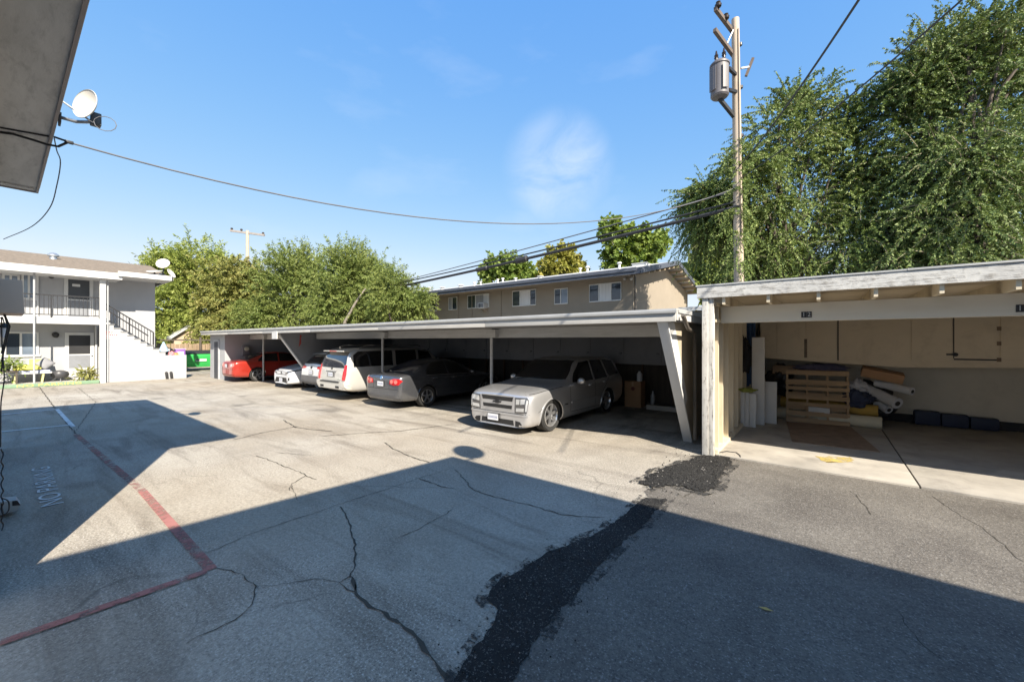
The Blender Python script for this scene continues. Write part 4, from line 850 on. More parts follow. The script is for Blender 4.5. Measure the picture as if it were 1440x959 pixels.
# clutter on the stair landing
zl = e1[2] - .25
def LY(px): return onx(px, 490, F - .4)[1]
um = thing('beach_umbrella', 'folded pale blue parasol among the clutter on the far stair landing', 'parasol', (F - .4, LY(230), zl)); 
MB().lathe([(.03, .95), (.2, .5), (.22, .45), (.05, .42)], (F - .4, LY(230), zl), 10).build('canopy', M('pale_blue_fabric', (.33, .48, .62), .8), um, True); MB().tube([(F - .4, LY(230), zl), (F - .4, LY(230), zl + .95)], .018, 6).build('pole', GALV, um)
soft('black_bag', 'black bag on the far stair landing right of the pale blue parasol', 'bag', (F - .55, LY(236), zl + .33), (.2, .24, .33), BAG, 31)
soft('pink_bag', 'pink soft bag on the far stair landing', 'bag', (F - .35, LY(241), zl + .22), (.15, .17, .22), M('pink_fabric', (.55, .2, .22), .8), 32)
soft('orange_ball', 'orange ball on the far stair landing right of the pink bag', 'ball', (F - .35, LY(246), zl + .2), (.17, .17, .17), M('orange_vinyl', (.62, .22, .07), .5), 33)
cr_ = thing('storage_crate', 'purple and white storage crate at the end of the far stair landing', 'crate', (F - .6, LY(254), zl)); y_ = LY(254)
box('tub', M('purple_plastic', (.22, .10, .35), .5), cr_, F - .8, F - .45, y_ - .2, y_ + .22, zl, zl + .55, bevel=.02); box('tub_label', WHT, cr_, F - .449, F - .445, y_ - .12, y_ + .14, zl + .2, zl + .42); box('tub_lid', M('lilac_plastic', (.45, .36, .55), .5), cr_, F - .83, F - .42, y_ - .23, y_ + .25, zl + .551, zl + .59)
tag(MB().lathe([(.0, 0), (.07, 0), (.09, .22), (.085, .22), (.065, .02)], (F - .3, LY(233), zl), 12).build('white_bucket', WHT, None, True), 'little white bucket under the pale blue parasol on the far stair landing', 'bucket')
# daybed on the porch
bd = thing('daybed', 'low white daybed with blue striped pad on the far porch under the window', 'daybed', (F - .5, onx(40, 525, F - .5)[1], .145))
by0, by1 = onx(12, 525, F - .4)[1], onx(73, 525, F - .4)[1]
box('frame', WHT, bd, F - 1.05, F - .25, by0, by1, .55, .62, bevel=.01); box('pad', M('blue_white_pad', (.42, .44, .62), .9, var=.2, vs=3, stretch=(1, 9, 1)), bd, F - 1.02, F - .28, by0 + .05, by1 - .05, .622, .70, bevel=.03)
for x in (F - .98, F - .32):
    for y in (by0 + .2, by1 - .25): MB().bar((x, y - .05, .147), (x, y, .549), .06).build('leg', M('yellow_leg', (.52, .5, .22), .6), bd)
def pillow(label, c, s, rot, mat, name='cushion'):
    bm = bmesh.new(); bmesh.ops.create_cube(bm, size=1); bmesh.ops.subdivide_edges(bm, edges=bm.edges[:], cuts=5, use_grid_fill=True)
    for v in bm.verts:
        k = max(abs(v.co.x), abs(v.co.y)) * 2; v.co.z *= (1 - .75 * k ** 3)
        v.co = Vector((v.co.x * s[0], v.co.y * s[1], v.co.z * s[2]))
    me = bpy.data.meshes.new(name); bm.to_mesh(me); bm.free(); me.materials.append(mat); me.polygons.foreach_set('use_smooth', [True] * len(me.polygons))
    o = bpy.data.objects.new(name, me); C.objects.link(o); o.location = c; o.rotation_euler = rot; return tag(o, label, 'cushion', 'cushions on the daybed')
YC = M('yellow_cushion', (.62, .58, .12), .85); GC = M('grey_cushion', (.22, .22, .23), .9)
pillow('yellow cushion lying flat on the far porch daybed', (F - .5, onx(38, 520, F - .5)[1], .82), (.55, .8, .22), (0, R(10), 0), YC)
pillow('yellow cushion propped upright behind the grey cushion on the daybed', (F - .75, onx(56, 515, F - .6)[1], .98), (.42, .6, .2), (0, R(62), 0), YC)
pillow('grey cushion set on its corner on the far porch daybed', (F - .48, onx(63.5, 514, F - .5)[1], .98), (.44, .44, .17), (0, R(62), 0), GC).data.transform(Matrix.Rotation(R(45), 4, 'Z'))
bd2 = thing('barbecue', 'dark round kettle barbecue on the porch beside the screen door', 'barbecue', (F - .7, onx(85, 525, F - .7)[1], .145)); yb_ = onx(84.5, 525, F - .7)[1]
MB().lathe([(0, .12), (.2, .14), (.28, .22), (.30, .32), (.26, .42), (.12, .49), (0, .5)], (F - .7, yb_, .145), 16).build('kettle', M('dark_enamel', (.05, .05, .055), .4), bd2, True)
for k in range(3): a = k * 2.094; MB().bar((F - .7 + .12 * math.cos(a), yb_ + .12 * math.sin(a), .29), (F - .7 + .3 * math.cos(a), yb_ + .3 * math.sin(a), .147), .03).build('leg', GALV, bd2)
# ================================================================== CARS
TYRE = M('tyre_rubber', (.022, .022, .022), .75, var=.2); RIM = M('alloy_rim', (.58, .58, .59), .28, .85, var=.05); RIMD = M('dark_disc_metal', (.05, .05, .052), .5, .5)  # RIMD: dark metal of the disc behind the spokes
CGL = M('car_glass', (.008, .009, .011), .03, var=.1, spec=1.0); BLKP = M('black_plastic', (.018, .018, .019), .45); CHR = M('chrome_trim', (.75, .75, .76), .12, 1.0, var=.02)
LAMP = M('clear_lamp', (.55, .56, .57), .08, .35, var=.1, spec=1, coat=1); LAMPD = M('lamp_housing', (.10, .10, .105), .15, .4, coat=1); REDT = M('red_lamp', (.45, .012, .012), .12, var=.15, coat=1); REDT2 = M('pale_red_lamp', (.60, .16, .14), .12, coat=1)
PLW = M('plate_white', (.66, .67, .70), .4); PLB = M('plate_blue', (.22, .24, .34), .5); SEAM = M('panel_gap', (.012, .012, .012), .8); CGLB = M('car_glass_blue', (.012, .015, .025), .02, var=.1, spec=1.0, coat=1)
def sec(y, zb, w, zs, zt, g, wr):
    L = lambda a, b, t: a + (b - a) * t
    xs = [0, .78 * w, .95 * w, w, w, w * .985]; zz = [zb, zb, zb + .05, L(zb, zs, .32), L(zb, zs, .74), zs]; d = zt - zs
    x0 = [.93 * w, .78 * w, .55 * w, .28 * w, 0]; z0 = [zs + .5 * d, zs + .8 * d, zs + .92 * d, zs + .98 * d, zt]
    wb = w - .055; x1 = [wb, L(wb, wr, .55), wr + .02, wr * .78, 0]; z1 = [zs + .03, L(zs, zt, .55), zt - .06, zt - .005, zt + .012]
    return [(x, y, z) for x, z in zip(xs, zz)] + [(L(a, b, g), y, L(c, e, g)) for a, b, c, e in zip(x0, x1, z0, z1)]
class Car:
    def __init__(s, name, label, st, L, wheels, rw, hw, mat, archmat=None, cat='car'):
        s.root = thing(name, label, cat); s.L = L; s.mat = mat; K = 11
        m = MB(); rows = []
        for a in st:
            h = sec(*a); ring = [(-x, y, z) for x, y, z in reversed(h[1:])][:] ; row = h + [(-x, y, z) for x, y, z in reversed(h[1:-1])]
            rows.append(row)
        n = len(rows[0]); vs = [p for r in rows for p in r]; fs = []
        for i in range(len(rows) - 1):
            for k in range(n): fs.append((i * n + k, i * n + (k + 1) % n, (i + 1) * n + (k + 1) % n, (i + 1) * n + k))
        for i in (0, len(rows) - 1):
            for k in range(K - 1):
                a, b = k, k + 1; c, d = (n - k - 1) % n if k + 1 < K - 1 else b, (n - k) % n
                q = [i * n + a, i * n + b, i * n + c, i * n + d]; u = []
                for v in q:
                    if v not in u: u.append(v)
                if len(u) > 2: fs.append(tuple(u))
        m.add(vs, fs); b = m.build('body', mat, None, True); me0 = b.data
        sub = b.modifiers.new('s', 'SUBSURF'); sub.levels = 2; sub.render_levels = 2
        bpy.context.view_layer.update(); dg = bpy.context.evaluated_depsgraph_get(); me = bpy.data.meshes.new_from_object(b.evaluated_get(dg))
        bm = bmesh.new(); bm.from_mesh(me); s.bvh = BVHTree.FromBMesh(bm); bm.free()
        b.modifiers.clear(); b.data = me
        cu = MB()
        for wy in wheels:
            for sg in (-1, 1): cu.lathe([(0, hw * sg * .55), (rw * 1.13, hw * sg * .55), (rw * 1.15, hw * sg * 1.3), (0, hw * sg * 1.3)], (0, wy, rw * 1.0), 28, 'X')
        co = cu.build('cutter', BLKP); bo = b.modifiers.new('b', 'BOOLEAN'); bo.operation = 'DIFFERENCE'; bo.object = co; bo.solver = 'EXACT'
        try: bo.material_mode = 'TRANSFER'
        except Exception: pass
        bpy.context.view_layer.update(); dg = bpy.context.evaluated_depsgraph_get(); me2 = bpy.data.meshes.new_from_object(b.evaluated_get(dg)); b.modifiers.clear(); b.data = me2
        me2.polygons.foreach_set('use_smooth', [True] * len(me2.polygons)); me2.set_sharp_from_angle(angle=R(35))
        bpy.data.objects.remove(co); b.parent = s.root; s.body = b; s.wheels = wheels; s.rw = rw; s.hw = hw
    def panel(s, name, poly, mat, d=(0, 1, 0), th=.006, step=.06, parent=None, mirror=False, label=None):
        """conformal panel: outline given in the plane seen along direction d, laid on the body"""
        D = Vector(d).normalized(); U = Vector((0, 0, 1)).cross(D).normalized() * -1   # image-right looking along d
        if mirror: pass
        bm = bmesh.new(); Y0 = Vector((0, s.L / 2, 0))
        f = bm.faces.new([bm.verts.new((u, v, 0)) for u, v in poly])
        us = [p[0] for p in poly]; vs = [p[1] for p in poly]
        for ax, lo, hi in ((0, min(us), max(us)), (1, min(vs), max(vs))):
            k = max(1, int((hi - lo) / step))
            for i in range(1, k):
                co = [0, 0, 0]; no = [0, 0, 0]; co[ax] = lo + (hi - lo) * i / k; no[ax] = 1
                bmesh.ops.bisect_plane(bm, geom=bm.verts[:] + bm.edges[:] + bm.faces[:], plane_co=co, plane_no=no)
        bmesh.ops.triangulate(bm, faces=bm.faces[:])
        base = {}; N = {}
        for v in bm.verts:
            o = Y0 * (1 if abs(D.x) < .99 else 0) + U * v.co.x + Vector((0, 0, v.co.y)) - D * 6
            if abs(D.x) > .99: o = Vector((0, 0, 0)) + Vector((0, v.co.x, v.co.y)) - D * 6
            h, nn, i, dd = s.bvh.ray_cast(o, D)
            if h is None:
                h, nn, i, dd = s.bvh.find_nearest(o + D * 5.2)
            if nn.dot(D) > 0: nn = -nn
            base[v] = h; N[v] = nn
        r = [e for e in bm.edges if len(e.link_faces) == 1]; ring = {}
        for v in list(base): v.co = base[v] + N[v] * th
        for e in r:
            for v in e.verts:
                if v not in ring: ring[v] = bm.verts.new(base[v] - N[v] * .012)
        for e in r: bm.faces.new((e.verts[0], e.verts[1], ring[e.verts[1]], ring[e.verts[0]]))
        bmesh.ops.recalc_face_normals(bm, faces=bm.faces[:])
        c = sum((base[v] for v in base), Vector()) / len(base); q = min(base, key=lambda v: (base[v] - c).length)
        me = bpy.data.meshes.new(name); bm.to_mesh(me); bm.free(); me.materials.append(mat); me.polygons.foreach_set('use_smooth', [True] * len(me.polygons)); me.set_sharp_from_angle(angle=R(40))
        o = bpy.data.objects.new(name, me); C.objects.link(o); o.parent = parent or s.root
        if label: o['label'] = label
        return o
    def sides(s, name, poly, mat, th=.004, **k):
        a = s.panel(name, poly, mat, (-1, 0, 0), th, **k); b = s.panel(name, poly, mat, (1, 0, 0), th, **k); return a, b
    def seams(s, lines, wd=.010):
        for L in lines:
            P = []; 
            for side in (0, 1):
                seq = L if side == 0 else L[::-1]
                for i, p in enumerate(seq):
                    j = i if side == 0 else len(L) - 1 - i; a = Vector(L[max(j - 1, 0)]); b = Vector(L[min(j + 1, len(L) - 1)]); d = (b - a).normalized(); n = Vector((-d.y, d.x)) * wd / 2 * (1 if side == 0 else -1); P.append((p[0] + n.x, p[1] + n.y))
            s.sides('door_seam', P, SEAM, .0012)
    def wheelset(s, spokes=5, width=.225, rim=RIM, rr=.66, twin=False):
        r = s.rw; w = width / 2
        for wy in s.wheels:
            for sg in (-1, 1):
                x = sg * (s.hw - w - .015); t = MB().lathe([(r * rr, -w * .8), (r * .93, -w), (r, -w * .75), (r, w * .75), (r * .93, w), (r * rr, w * .8)], (x, wy, r), 36, 'X').build('wheel', TYRE, s.root, True)
                m = MB(); f = sg * w; m.lathe([(r * (rr + .012), f * .86), (r * (rr - .03), f * .92), (r * (rr - .07), f * .7), (r * (rr - .08), -f * .7)], (x, wy, r), 36, 'X')
                m.lathe([(0, f * .80), (r * .15, f * .80), (r * .17, f * .5)], (x, wy, r), 18, 'X')
                for i in range(spokes):
                    for dz in ((-.16, .16) if twin else (0,)):
                        a = 2 * math.pi * i / spokes + .3 + dz; ca, sa = math.cos(a), math.sin(a)
                        m.bar((x + f * .68, wy + ca * r * .1, r + sa * r * .1), (x + f * .74, wy + ca * r * (rr - .04), r + sa * r * (rr - .04)), r * (.125 if not twin else .08), f * .3, up=(1, 0, 0))
                m.build('rim', rim, t, True); MB().lathe([(0, f * .2), (r * rr, f * .2)], (x, wy, r), 24, 'X').build('brake_disc', RIMD, t)
                ar = MB(); 
    def mirrors(s, y, z, x, mat, sz=(.11, .07, .075)):
        for sg in (-1, 1):
            m = MB().blob((sg * (x + .10), y, z), sz, 1, 3, .0).build('mirror', mat, s.root, True); MB().bar((sg * (x - .04), y + .02, z - .05), (sg * (x + .06), y, z - .03), .05, .04).build('mirror_arm', BLKP, m)
    def handles(s, pts, mat):
        for y, z in pts:
            for sg in (-1, 1):
                h, n, i, d = s.bvh.ray_cast(Vector((sg * 4, y, z)), Vector((-sg, 0, 0)))
                if h: MB().box(h.x - .01 if sg > 0 else h.x - .028, h.x + .028 if sg > 0 else h.x + .01, y - .10, y + .10, z - .016, z + .016).build('door_handle', mat, s.root, bevel=.008)
    def plate(s, z, front=True, x=0, lift=.02):
        D = 1 if front else -1; y0 = -3 if front else s.L + 3; h, n, i, d = s.bvh.ray_cast(Vector((x, y0, z)), Vector((0, D, 0))); y = h.y - D * lift
        p = MB().box(x - .165, x + .165, y - .006, y + .006, z - .085, z + .085).build('licence_plate', BLKP, s.root, bevel=.004)
        yy = y - D * .0075; q = MB().box(x - .15, x + .15, yy - .001, yy + .001, z - .072, z + .072).build('plate_face', PLW, p)
        m = MB(); y3 = yy - D * .0016
        for k in range(7): m.box(x - .125 + k * .037, x - .101 + k * .037, y3 - .0004, y3 + .0004, z - .028, z + .022)
        m.build('plate_characters', PLB, p); return p
    def lip(s, mat, r=1.17):
        for wy in s.wheels:
            for sg in (-1, 1):
                pts = []
                for i in range(25):
                    a = -.25 + (math.pi + .5) * i / 24; y = wy + math.cos(a) * s.rw * r; z = s.rw + math.sin(a) * s.rw * r
                    h, n, ii, d = s.bvh.ray_cast(Vector((sg * 4, y, z)), Vector((-sg, 0, 0)))
                    if h and abs(h.x) > s.hw * .7: pts.append(h)
                if len(pts) > 4: MB().tube(pts, .014, 6).build('wheel_arch_trim', mat, s.root, True)
    def place(s, x, y, rear=False, zs=1.0):
        s.root.scale = (1, 1, zs)
        if rear: s.root.location = (x, y + s.L, 0); s.root.rotation_euler = (0, 0, R(180))
        else: s.root.location = (x, y, 0)

# ---- silver suv nose-out, nearest
SILV = paint('silver_suv_paint', (.55, .55, .56), .68, .34)
c = Car('suv', 'silver lowered suv parked nose-out under the right end of the carport', [
 (0.02, .26, .58, .72, .88, 0, .6), (0.0, .24, .74, .74, .93, 0, .6), (.06, .22, .83, .84, .98, 0, .6), (.20, .21, .885, .925, 1.02, 0, .6), (.55, .21, .91, .97, 1.06, 0, .6), (1.0, .21, .915, 1.0, 1.115, 0, .6), (1.36, .21, .935, 1.02, 1.145, 0, .62),
 (1.50, .21, .93, 1.03, 1.20, .35, .68), (1.9, .21, .93, 1.035, 1.47, .85, .69), (2.3, .21, .93, 1.04, 1.675, 1, .69), (2.8, .21, .93, 1.045, 1.725, 1, .70), (3.6, .21, .93, 1.055, 1.725, 1, .70), (4.3, .23, .925, 1.06, 1.69, 1, .68), (4.66, .28, .91, 1.06, 1.62, 1, .66), (4.82, .36, .88, 1.02, 1.36, .9, .66), (4.87, .42, .84, .95, 1.12, .5, .66)], 4.87, (.83, 3.70), .375, .91, SILV, cat='car')
fr = (0, 1, 0)
c.panel('windshield', [(-.76, 1.185), (.76, 1.185), (.70, 1.4), (.61, 1.625), (-.61, 1.625), (-.70, 1.4)], CGL, fr)
c.sides('side_window', [(1.80, 1.10), (2.02, 1.32), (2.38, 1.575), (2.86, 1.61), (2.88, 1.09)], CGL); c.sides('side_window', [(2.96, 1.09), (2.94, 1.61), (3.58, 1.61), (3.76, 1.10)], CGL); c.sides('side_window', [(3.86, 1.11), (3.68, 1.60), (4.38, 1.56), (4.56, 1.16)], CGL)
c.seams([[(1.62, .42), (1.60, 1.0), (1.72, 1.06)], [(2.92, .34), (2.92, 1.08)], [(3.36, .75), (3.62, .95), (3.80, 1.09)], [(1.62, .40), (3.36, .36)]])
# grille: two dark slots split by a body-colour bar with a dark bow-shaped badge
c.panel('grille_surround', [(-.44, .60), (.44, .60), (.475, .915), (-.475, .915)], SILV, fr, .006)
c.panel('grille', [(-.42, .80), (.42, .80), (.445, .895), (-.445, .895)], BLKP, fr, .010); c.panel('grille', [(-.40, .63), (.40, .63), (.415, .71), (-.415, .71)], BLKP, fr, .010)
c.panel('badge', [(-.125, .757), (-.10, .785), (-.045, .785), (-.045, .80), (.045, .80), (.045, .785), (.125, .785), (.10, .75), (.045, .75), (.045, .732), (-.045, .732), (-.045, .75), (-.125, .75)], BLK, fr, .022, step=.2)
for sg in (-1, 1):
    q = lambda P: [(sg * x, z) for x, z in (P if sg > 0 else P[::-1])]
    h = c.panel('headlight', q([(.49, .56), (.78, .575), (.815, .86), (.755, .905), (.50, .895)]), LAMPD, fr, .010)
    c.panel('headlight_lens', q([(.52, .745), (.61, .755), (.62, .865), (.53, .865)]), LAMP, fr, .017, parent=h); c.panel('headlight_lens', q([(.64, .755), (.735, .77), (.74, .875), (.64, .868)]), LAMP, fr, .017, parent=h)
    c.panel('headlight_lens', q([(.52, .59), (.72, .605), (.725, .68), (.53, .67)]), LAMP, fr, .017, parent=h); c.panel('headlight_lens', q([(.75, .61), (.78, .61), (.80, .84), (.765, .86)]), LAMP, fr, .017, parent=h)
    c.panel('fog_opening', q([(.50, .26), (.72, .26), (.62, .37), (.50, .385)]), BLKP, fr, .006)
    c.panel('hood_crease', q([(.60, 1.0), (.615, 1.0), (.615, 1.09), (.60, 1.09)]), SEAM, fr, .001)
c.panel('bumper_intake', [(-.46, .275), (.46, .275), (.44, .385), (-.44, .385)], BLKP, fr, .006); c.panel('bumper_seam', [(-.82, .535), (.82, .535), (.82, .548), (-.82, .548)], SEAM, fr, .002)
c.panel('bumper_ledge', [(-.80, .49), (.80, .49), (.80, .53), (-.80, .53)], SILV, fr, .012)
c.panel('bumper_lip', [(-.70, .222), (.70, .222), (.70, .245), (-.70, .245)], SILV, fr, .012)
c.sides('hood_shutline', [(.12, .955), (.6, 1.005), (1.3, 1.045), (1.3, 1.053), (.6, 1.013), (.12, .963)], SEAM, .0012)
c.sides('bumper_shutline', [(.30, .56), (.46, .62), (.46, .628), (.30, .568)], SEAM, .0012)
c.plate(.41, True, -.10, .03)
c.wheelset(6, .265, RIM, .70, twin=False); c.lip(SILV); c.mirrors(1.93, 1.14, .93, SILV, (.10, .06, .085)); c.handles([(2.66, .98), (3.52, .99)], SILV)
c.sides('side_badge', [(1.30, .60), (1.47, .60), (1.47, .63), (1.30, .63)], CHR, .004)
c.sides('side_moulding', [(1.66, .60), (3.3, .60), (3.3, .65), (1.66, .65)], SILV, .012)
MB().bar((-.5, 1.40, 1.165), (.15, 1.52, 1.225), .02).build('wiper', BLKP, c.root)
for ch in c.root.children:      # lowered springs: the body sits down over its wheels
    if not ch.name.startswith('wheel') or ch.name.startswith('wheel_arch'): ch.location.z -= .055
c.place(-5.62, 6.68, False, .955)

# ---- grey sedan, tail-out
GRY = paint('grey_sedan_paint', (.135, .14, .155), .7, .27)
c = Car('sedan', 'dark grey sedan backed tail-out next to the silver suv under the carport', [
 (0.02, .3, .55, .55, .66, 0, .5), (0, .26, .72, .60, .72, 0, .5), (.12, .2, .85, .68, .78, 0, .5), (.45, .2, .90, .76, .87, 0, .5), (1.1, .2, .905, .88, .97, 0, .55), (1.35, .2, .905, .90, 1.02, .2, .6), (1.75, .2, .905, .915, 1.24, .8, .58), (2.15, .2, .905, .92, 1.43, 1, .56), (2.8, .2, .905, .93, 1.47, 1, .57),
 (3.3, .2, .905, .945, 1.43, 1, .56), (3.8, .2, .90, .965, 1.24, .75, .58), (4.05, .2, .895, .975, 1.09, .25, .6), (4.3, .21, .885, .98, 1.06, 0, .6), (4.52, .23, .86, .965, 1.045, 0, .6), (4.60, .27, .80, .90, .99, 0, .6), (4.63, .32, .66, .80, .88, 0, .6)], 4.63, (.92, 3.60), .325, .905, GRY)
rr = (0, -1, 0)
c.panel('rear_window', [(-.66, 1.10), (.66, 1.10), (.52, 1.385), (-.52, 1.385)], CGLB, rr); c.panel('windshield', [(-.7, 1.02), (.7, 1.02), (.52, 1.38), (-.52, 1.38)], CGL, fr)
c.sides('side_window', [(1.72, .96), (2.15, 1.32), (2.62, 1.385), (2.66, .965)], CGL); c.sides('side_window', [(2.74, .965), (2.70, 1.385), (3.22, 1.345), (3.56, 1.13), (3.60, 1.0)], CGL)
c.sides('window_trim', [(1.70, .935), (3.62, .975), (3.62, .987), (1.70, .948)], CHR, .006)
c.seams([[(1.42, .35), (1.42, .88)], [(2.70, .30), (2.70, .95)], [(3.25, .62), (3.4, .8), (3.58, .95)], [(1.42, .30), (3.2, .28)]])
for sg in (-1, 1):
    q = lambda P: [(sg * x, z) for x, z in (P if sg > 0 else P[::-1])]
    t = c.panel('taillight', q([(.42, .76), (.62, .73), (.80, .75), (.85, .86), (.80, .92), (.62, .93), (.44, .88)]), REDT, rr, .012)
    for cx, cz in ((.52, .83), (.70, .835)): c.panel('lamp_ring', q([(cx + .06 * math.cos(a), cz + .06 * math.sin(a)) for a in np.linspace(0, 2 * math.pi, 14)[:-1]]), REDT2, rr, .020, parent=t)
c.panel('lower_bumper', [(-.78, .27), (.78, .27), (.80, .44), (-.80, .44)], M('sedan_lower', (.13, .132, .14), .35, .5), rr, .012); c.panel('bumper_seam', [(-.82, .60), (.82, .60), (.82, .612), (-.82, .612)], SEAM, rr, .002)  # lower bumper panel in its own grey tone
c.panel('trunk_seam', [(-.40, .60), (-.39, .60), (-.39, 1.0), (-.40, 1.0)], SEAM, rr, .002); c.panel('trunk_seam', [(.39, .60), (.40, .60), (.40, 1.0), (.39, 1.0)], SEAM, rr, .002)
c.panel('plate_recess', [(-.27, .66), (.27, .66), (.25, .85), (-.25, .85)], M('sedan_lower', (.13, .132, .14), .35, .5), rr, .004); c.plate(.755, False)
c.panel('emblem', [(.055 * math.cos(a), .935 + .055 * math.sin(a)) for a in np.linspace(0, 2 * math.pi, 16)[:-1]], CHR, rr, .01)
c.wheelset(5, .215, RIM, .68); c.lip(GRY, 1.16); c.mirrors(1.78, 1.0, .9, GRY); c.handles([(2.48, .86), (3.3, .88)], CHR)
c.place(-10.38, 6.98, True, .975)

# ---- big white-silver suv, tail-out
ESC = paint('champagne_white_paint', (.60, .585, .55), .35, .30)
c = Car('suv', 'large pale champagne suv with tall red tail lamps and roof spoiler, parked tail-out', [
 (0.02, .35, .70, .80, .98, 0, .6), (0, .3, .86, .84, 1.03, 0, .6), (.12, .28, .96, .98, 1.12, 0, .6), (.6, .27, 1.0, 1.06, 1.18, 0, .6), (1.15, .27, 1.0, 1.09, 1.22, 0, .65), (1.45, .27, 1.0, 1.12, 1.32, .4, .75), (1.8, .27, 1.0, 1.13, 1.66, .9, .78), (2.1, .27, 1.0, 1.14, 1.84, 1, .79), (3.0, .27, 1.0, 1.15, 1.89, 1, .8),
 (4.2, .27, 1.0, 1.16, 1.89, 1, .8), (5.0, .28, 1.0, 1.16, 1.86, 1, .79), (5.3, .3, .99, 1.15, 1.82, 1, .78), (5.46, .33, .975, 1.13, 1.66, 1, .78), (5.55, .36, .96, 1.09, 1.36, 1, .82), (5.60, .38, .93, 1.0, 1.16, .8, .82), (5.66, .42, .90, .70, .86, .2, .8), (5.66, .46, .86, .60, .72, 0, .8)], 5.66, (1.05, 4.40), .40, 1.0, ESC)
c.panel('rear_window', [(-.76, 1.17), (.76, 1.17), (.80, 1.35), (.68, 1.71), (-.68, 1.71), (-.80, 1.35)], CGLB, rr); c.panel('windshield', [(-.8, 1.3), (.8, 1.3), (.7, 1.78), (-.7, 1.78)], CGL, fr)
c.sides('side_window', [(1.80, 1.20), (2.1, 1.68), (2.62, 1.76), (2.64, 1.20)], CGL); c.sides('side_window', [(2.74, 1.20), (2.74, 1.77), (3.66, 1.77), (3.70, 1.20)], CGL); c.sides('side_window', [(3.84, 1.20), (3.80, 1.77), (5.12, 1.75), (5.32, 1.62), (5.36, 1.20)], CGL)
c.seams([[(1.6, .5), (1.6, 1.12)], [(2.70, .42), (2.70, 1.16)], [(3.62, .6), (3.74, .9), (3.76, 1.16)], [(1.6, .44), (3.6, .44)]])
for sg in (-1, 1):
    q = lambda P: [(sg * x, z) for x, z in (P if sg > 0 else P[::-1])]
    c.panel('taillight', q([(.74, .74), (.89, .74), (.905, .95), (.86, 1.27), (.77, 1.27), (.75, 1.0)]), REDT, rr, .022)
c.panel('bumper', [(-.93, .44), (.93, .44), (.95, .52), (.94, .69), (-.94, .69), (-.95, .52)], ESC, rr, .05, label='white wraparound rear bumper'); c.panel('bumper_step', [(-.62, .655), (.62, .655), (.60, .695), (-.60, .695)], BLKP, rr, .07)
for x in (-.5, .5): c.panel('exhaust_cutout', [(x - .11, .46), (x + .11, .46), (x + .11, .54), (x - .11, .54)], BLKP, rr, .056)
c.panel('plate_recess', [(-.27, .83), (.27, .83), (.27, 1.03), (-.27, 1.03)], M('dark_silver', (.33, .32, .31), .4, .5), rr, .006); c.plate(.925, False)  # plate recess panel in a darker silver than the body
c.panel('handle_bar', [(-.34, 1.045), (.34, 1.045), (.34, 1.085), (-.34, 1.085)], CHR, rr, .03); c.panel('badge', [(-.05, 1.10), (.05, 1.10), (.035, 1.16), (-.035, 1.16)], BLKP, rr, .02); c.panel('side_script', [(.45, .76), (.66, .76), (.66, .79), (.45, .79)], CHR, rr, .008)
MB().prism([(5.0, 1.80), (5.50, 1.735), (5.58, 1.74), (5.58, 1.78), (5.0, 1.875)], 'x', -.66, .66).build('roof_spoiler', ESC, c.root, bevel=.015); MB().box(-.22, .22, 5.57, 5.586, 1.745, 1.775).build('brake_lamp', REDT, c.root)
for sg in (-1, 1): MB().tube([(sg * .70, 2.4, 1.90), (sg * .70, 2.55, 1.955), (sg * .70, 4.8, 1.955), (sg * .70, 4.95, 1.89)], .022, 8).build('roof_rail', CHR, c.root, True)
MB().bar((-.1, 5.52, 1.21), (.55, 5.47, 1.5), .022).build('rear_wiper', BLKP, c.root)
c.wheelset(5, .27, RIM, .68); c.lip(ESC); c.mirrors(1.85, 1.3, 1.0, ESC, (.13, .08, .12)); c.handles([(2.5, 1.05), (3.5, 1.06)], CHR)
c.place(-13.22, 6.93, True, .94)

# ---- white crossover, tail-out
WHC = paint('white_crossover_paint', (.70, .71, .72), .1, .28)
c = Car('crossover', 'white crossover with grey lower tailgate squeezed left of the large champagne suv', [
 (0.02, .35, .6, .7, .85, 0, .5), (0, .3, .76, .74, .9, 0, .5), (.15, .26, .88, .85, .98, 0, .5), (.6, .25, .92, .95, 1.05, 0, .55), (1.1, .25, .925, 1.0, 1.1, 0, .6), (1.4, .25, .925, 1.02, 1.2, .35, .66), (1.8, .25, .925, 1.03, 1.45, .9, .66), (2.2, .25, .925, 1.04, 1.64, 1, .66), (3.0, .25, .925, 1.06, 1.69, 1, .66),
 (3.8, .25, .92, 1.09, 1.66, 1, .64), (4.25, .28, .905, 1.1, 1.58, 1, .62), (4.48, .31, .89, 1.09, 1.36, .8, .66), (4.62, .36, .86, 1.05, 1.18, .4, .66), (4.68, .4, .82, .92, 1.02, .1, .6), (4.69, .45, .78, .72, .82, 0, .6)], 4.69, (.95, 3.68), .36, .925, WHC)
c.panel('rear_window', [(-.68, 1.16), (.68, 1.16), (.56, 1.54), (-.56, 1.54)], CGL, rr); c.panel('windshield', [(-.75, 1.2), (.75, 1.2), (.6, 1.58), (-.6, 1.58)], CGL, fr)
c.sides('side_window', [(1.75, 1.09), (2.2, 1.52), (2.65, 1.57), (2.68, 1.1)], CGL); c.sides('side_window', [(2.76, 1.1), (2.74, 1.57), (3.5, 1.56), (3.9, 1.38), (3.95, 1.16)], CGL)
for sg in (-1, 1):
    q = lambda P: [(sg * x, z) for x, z in (P if sg > 0 else P[::-1])]
    c.panel('taillight', q([(.42, 1.0), (.80, .96), (.86, 1.06), (.80, 1.13), (.48, 1.07)]), REDT, rr, .012)
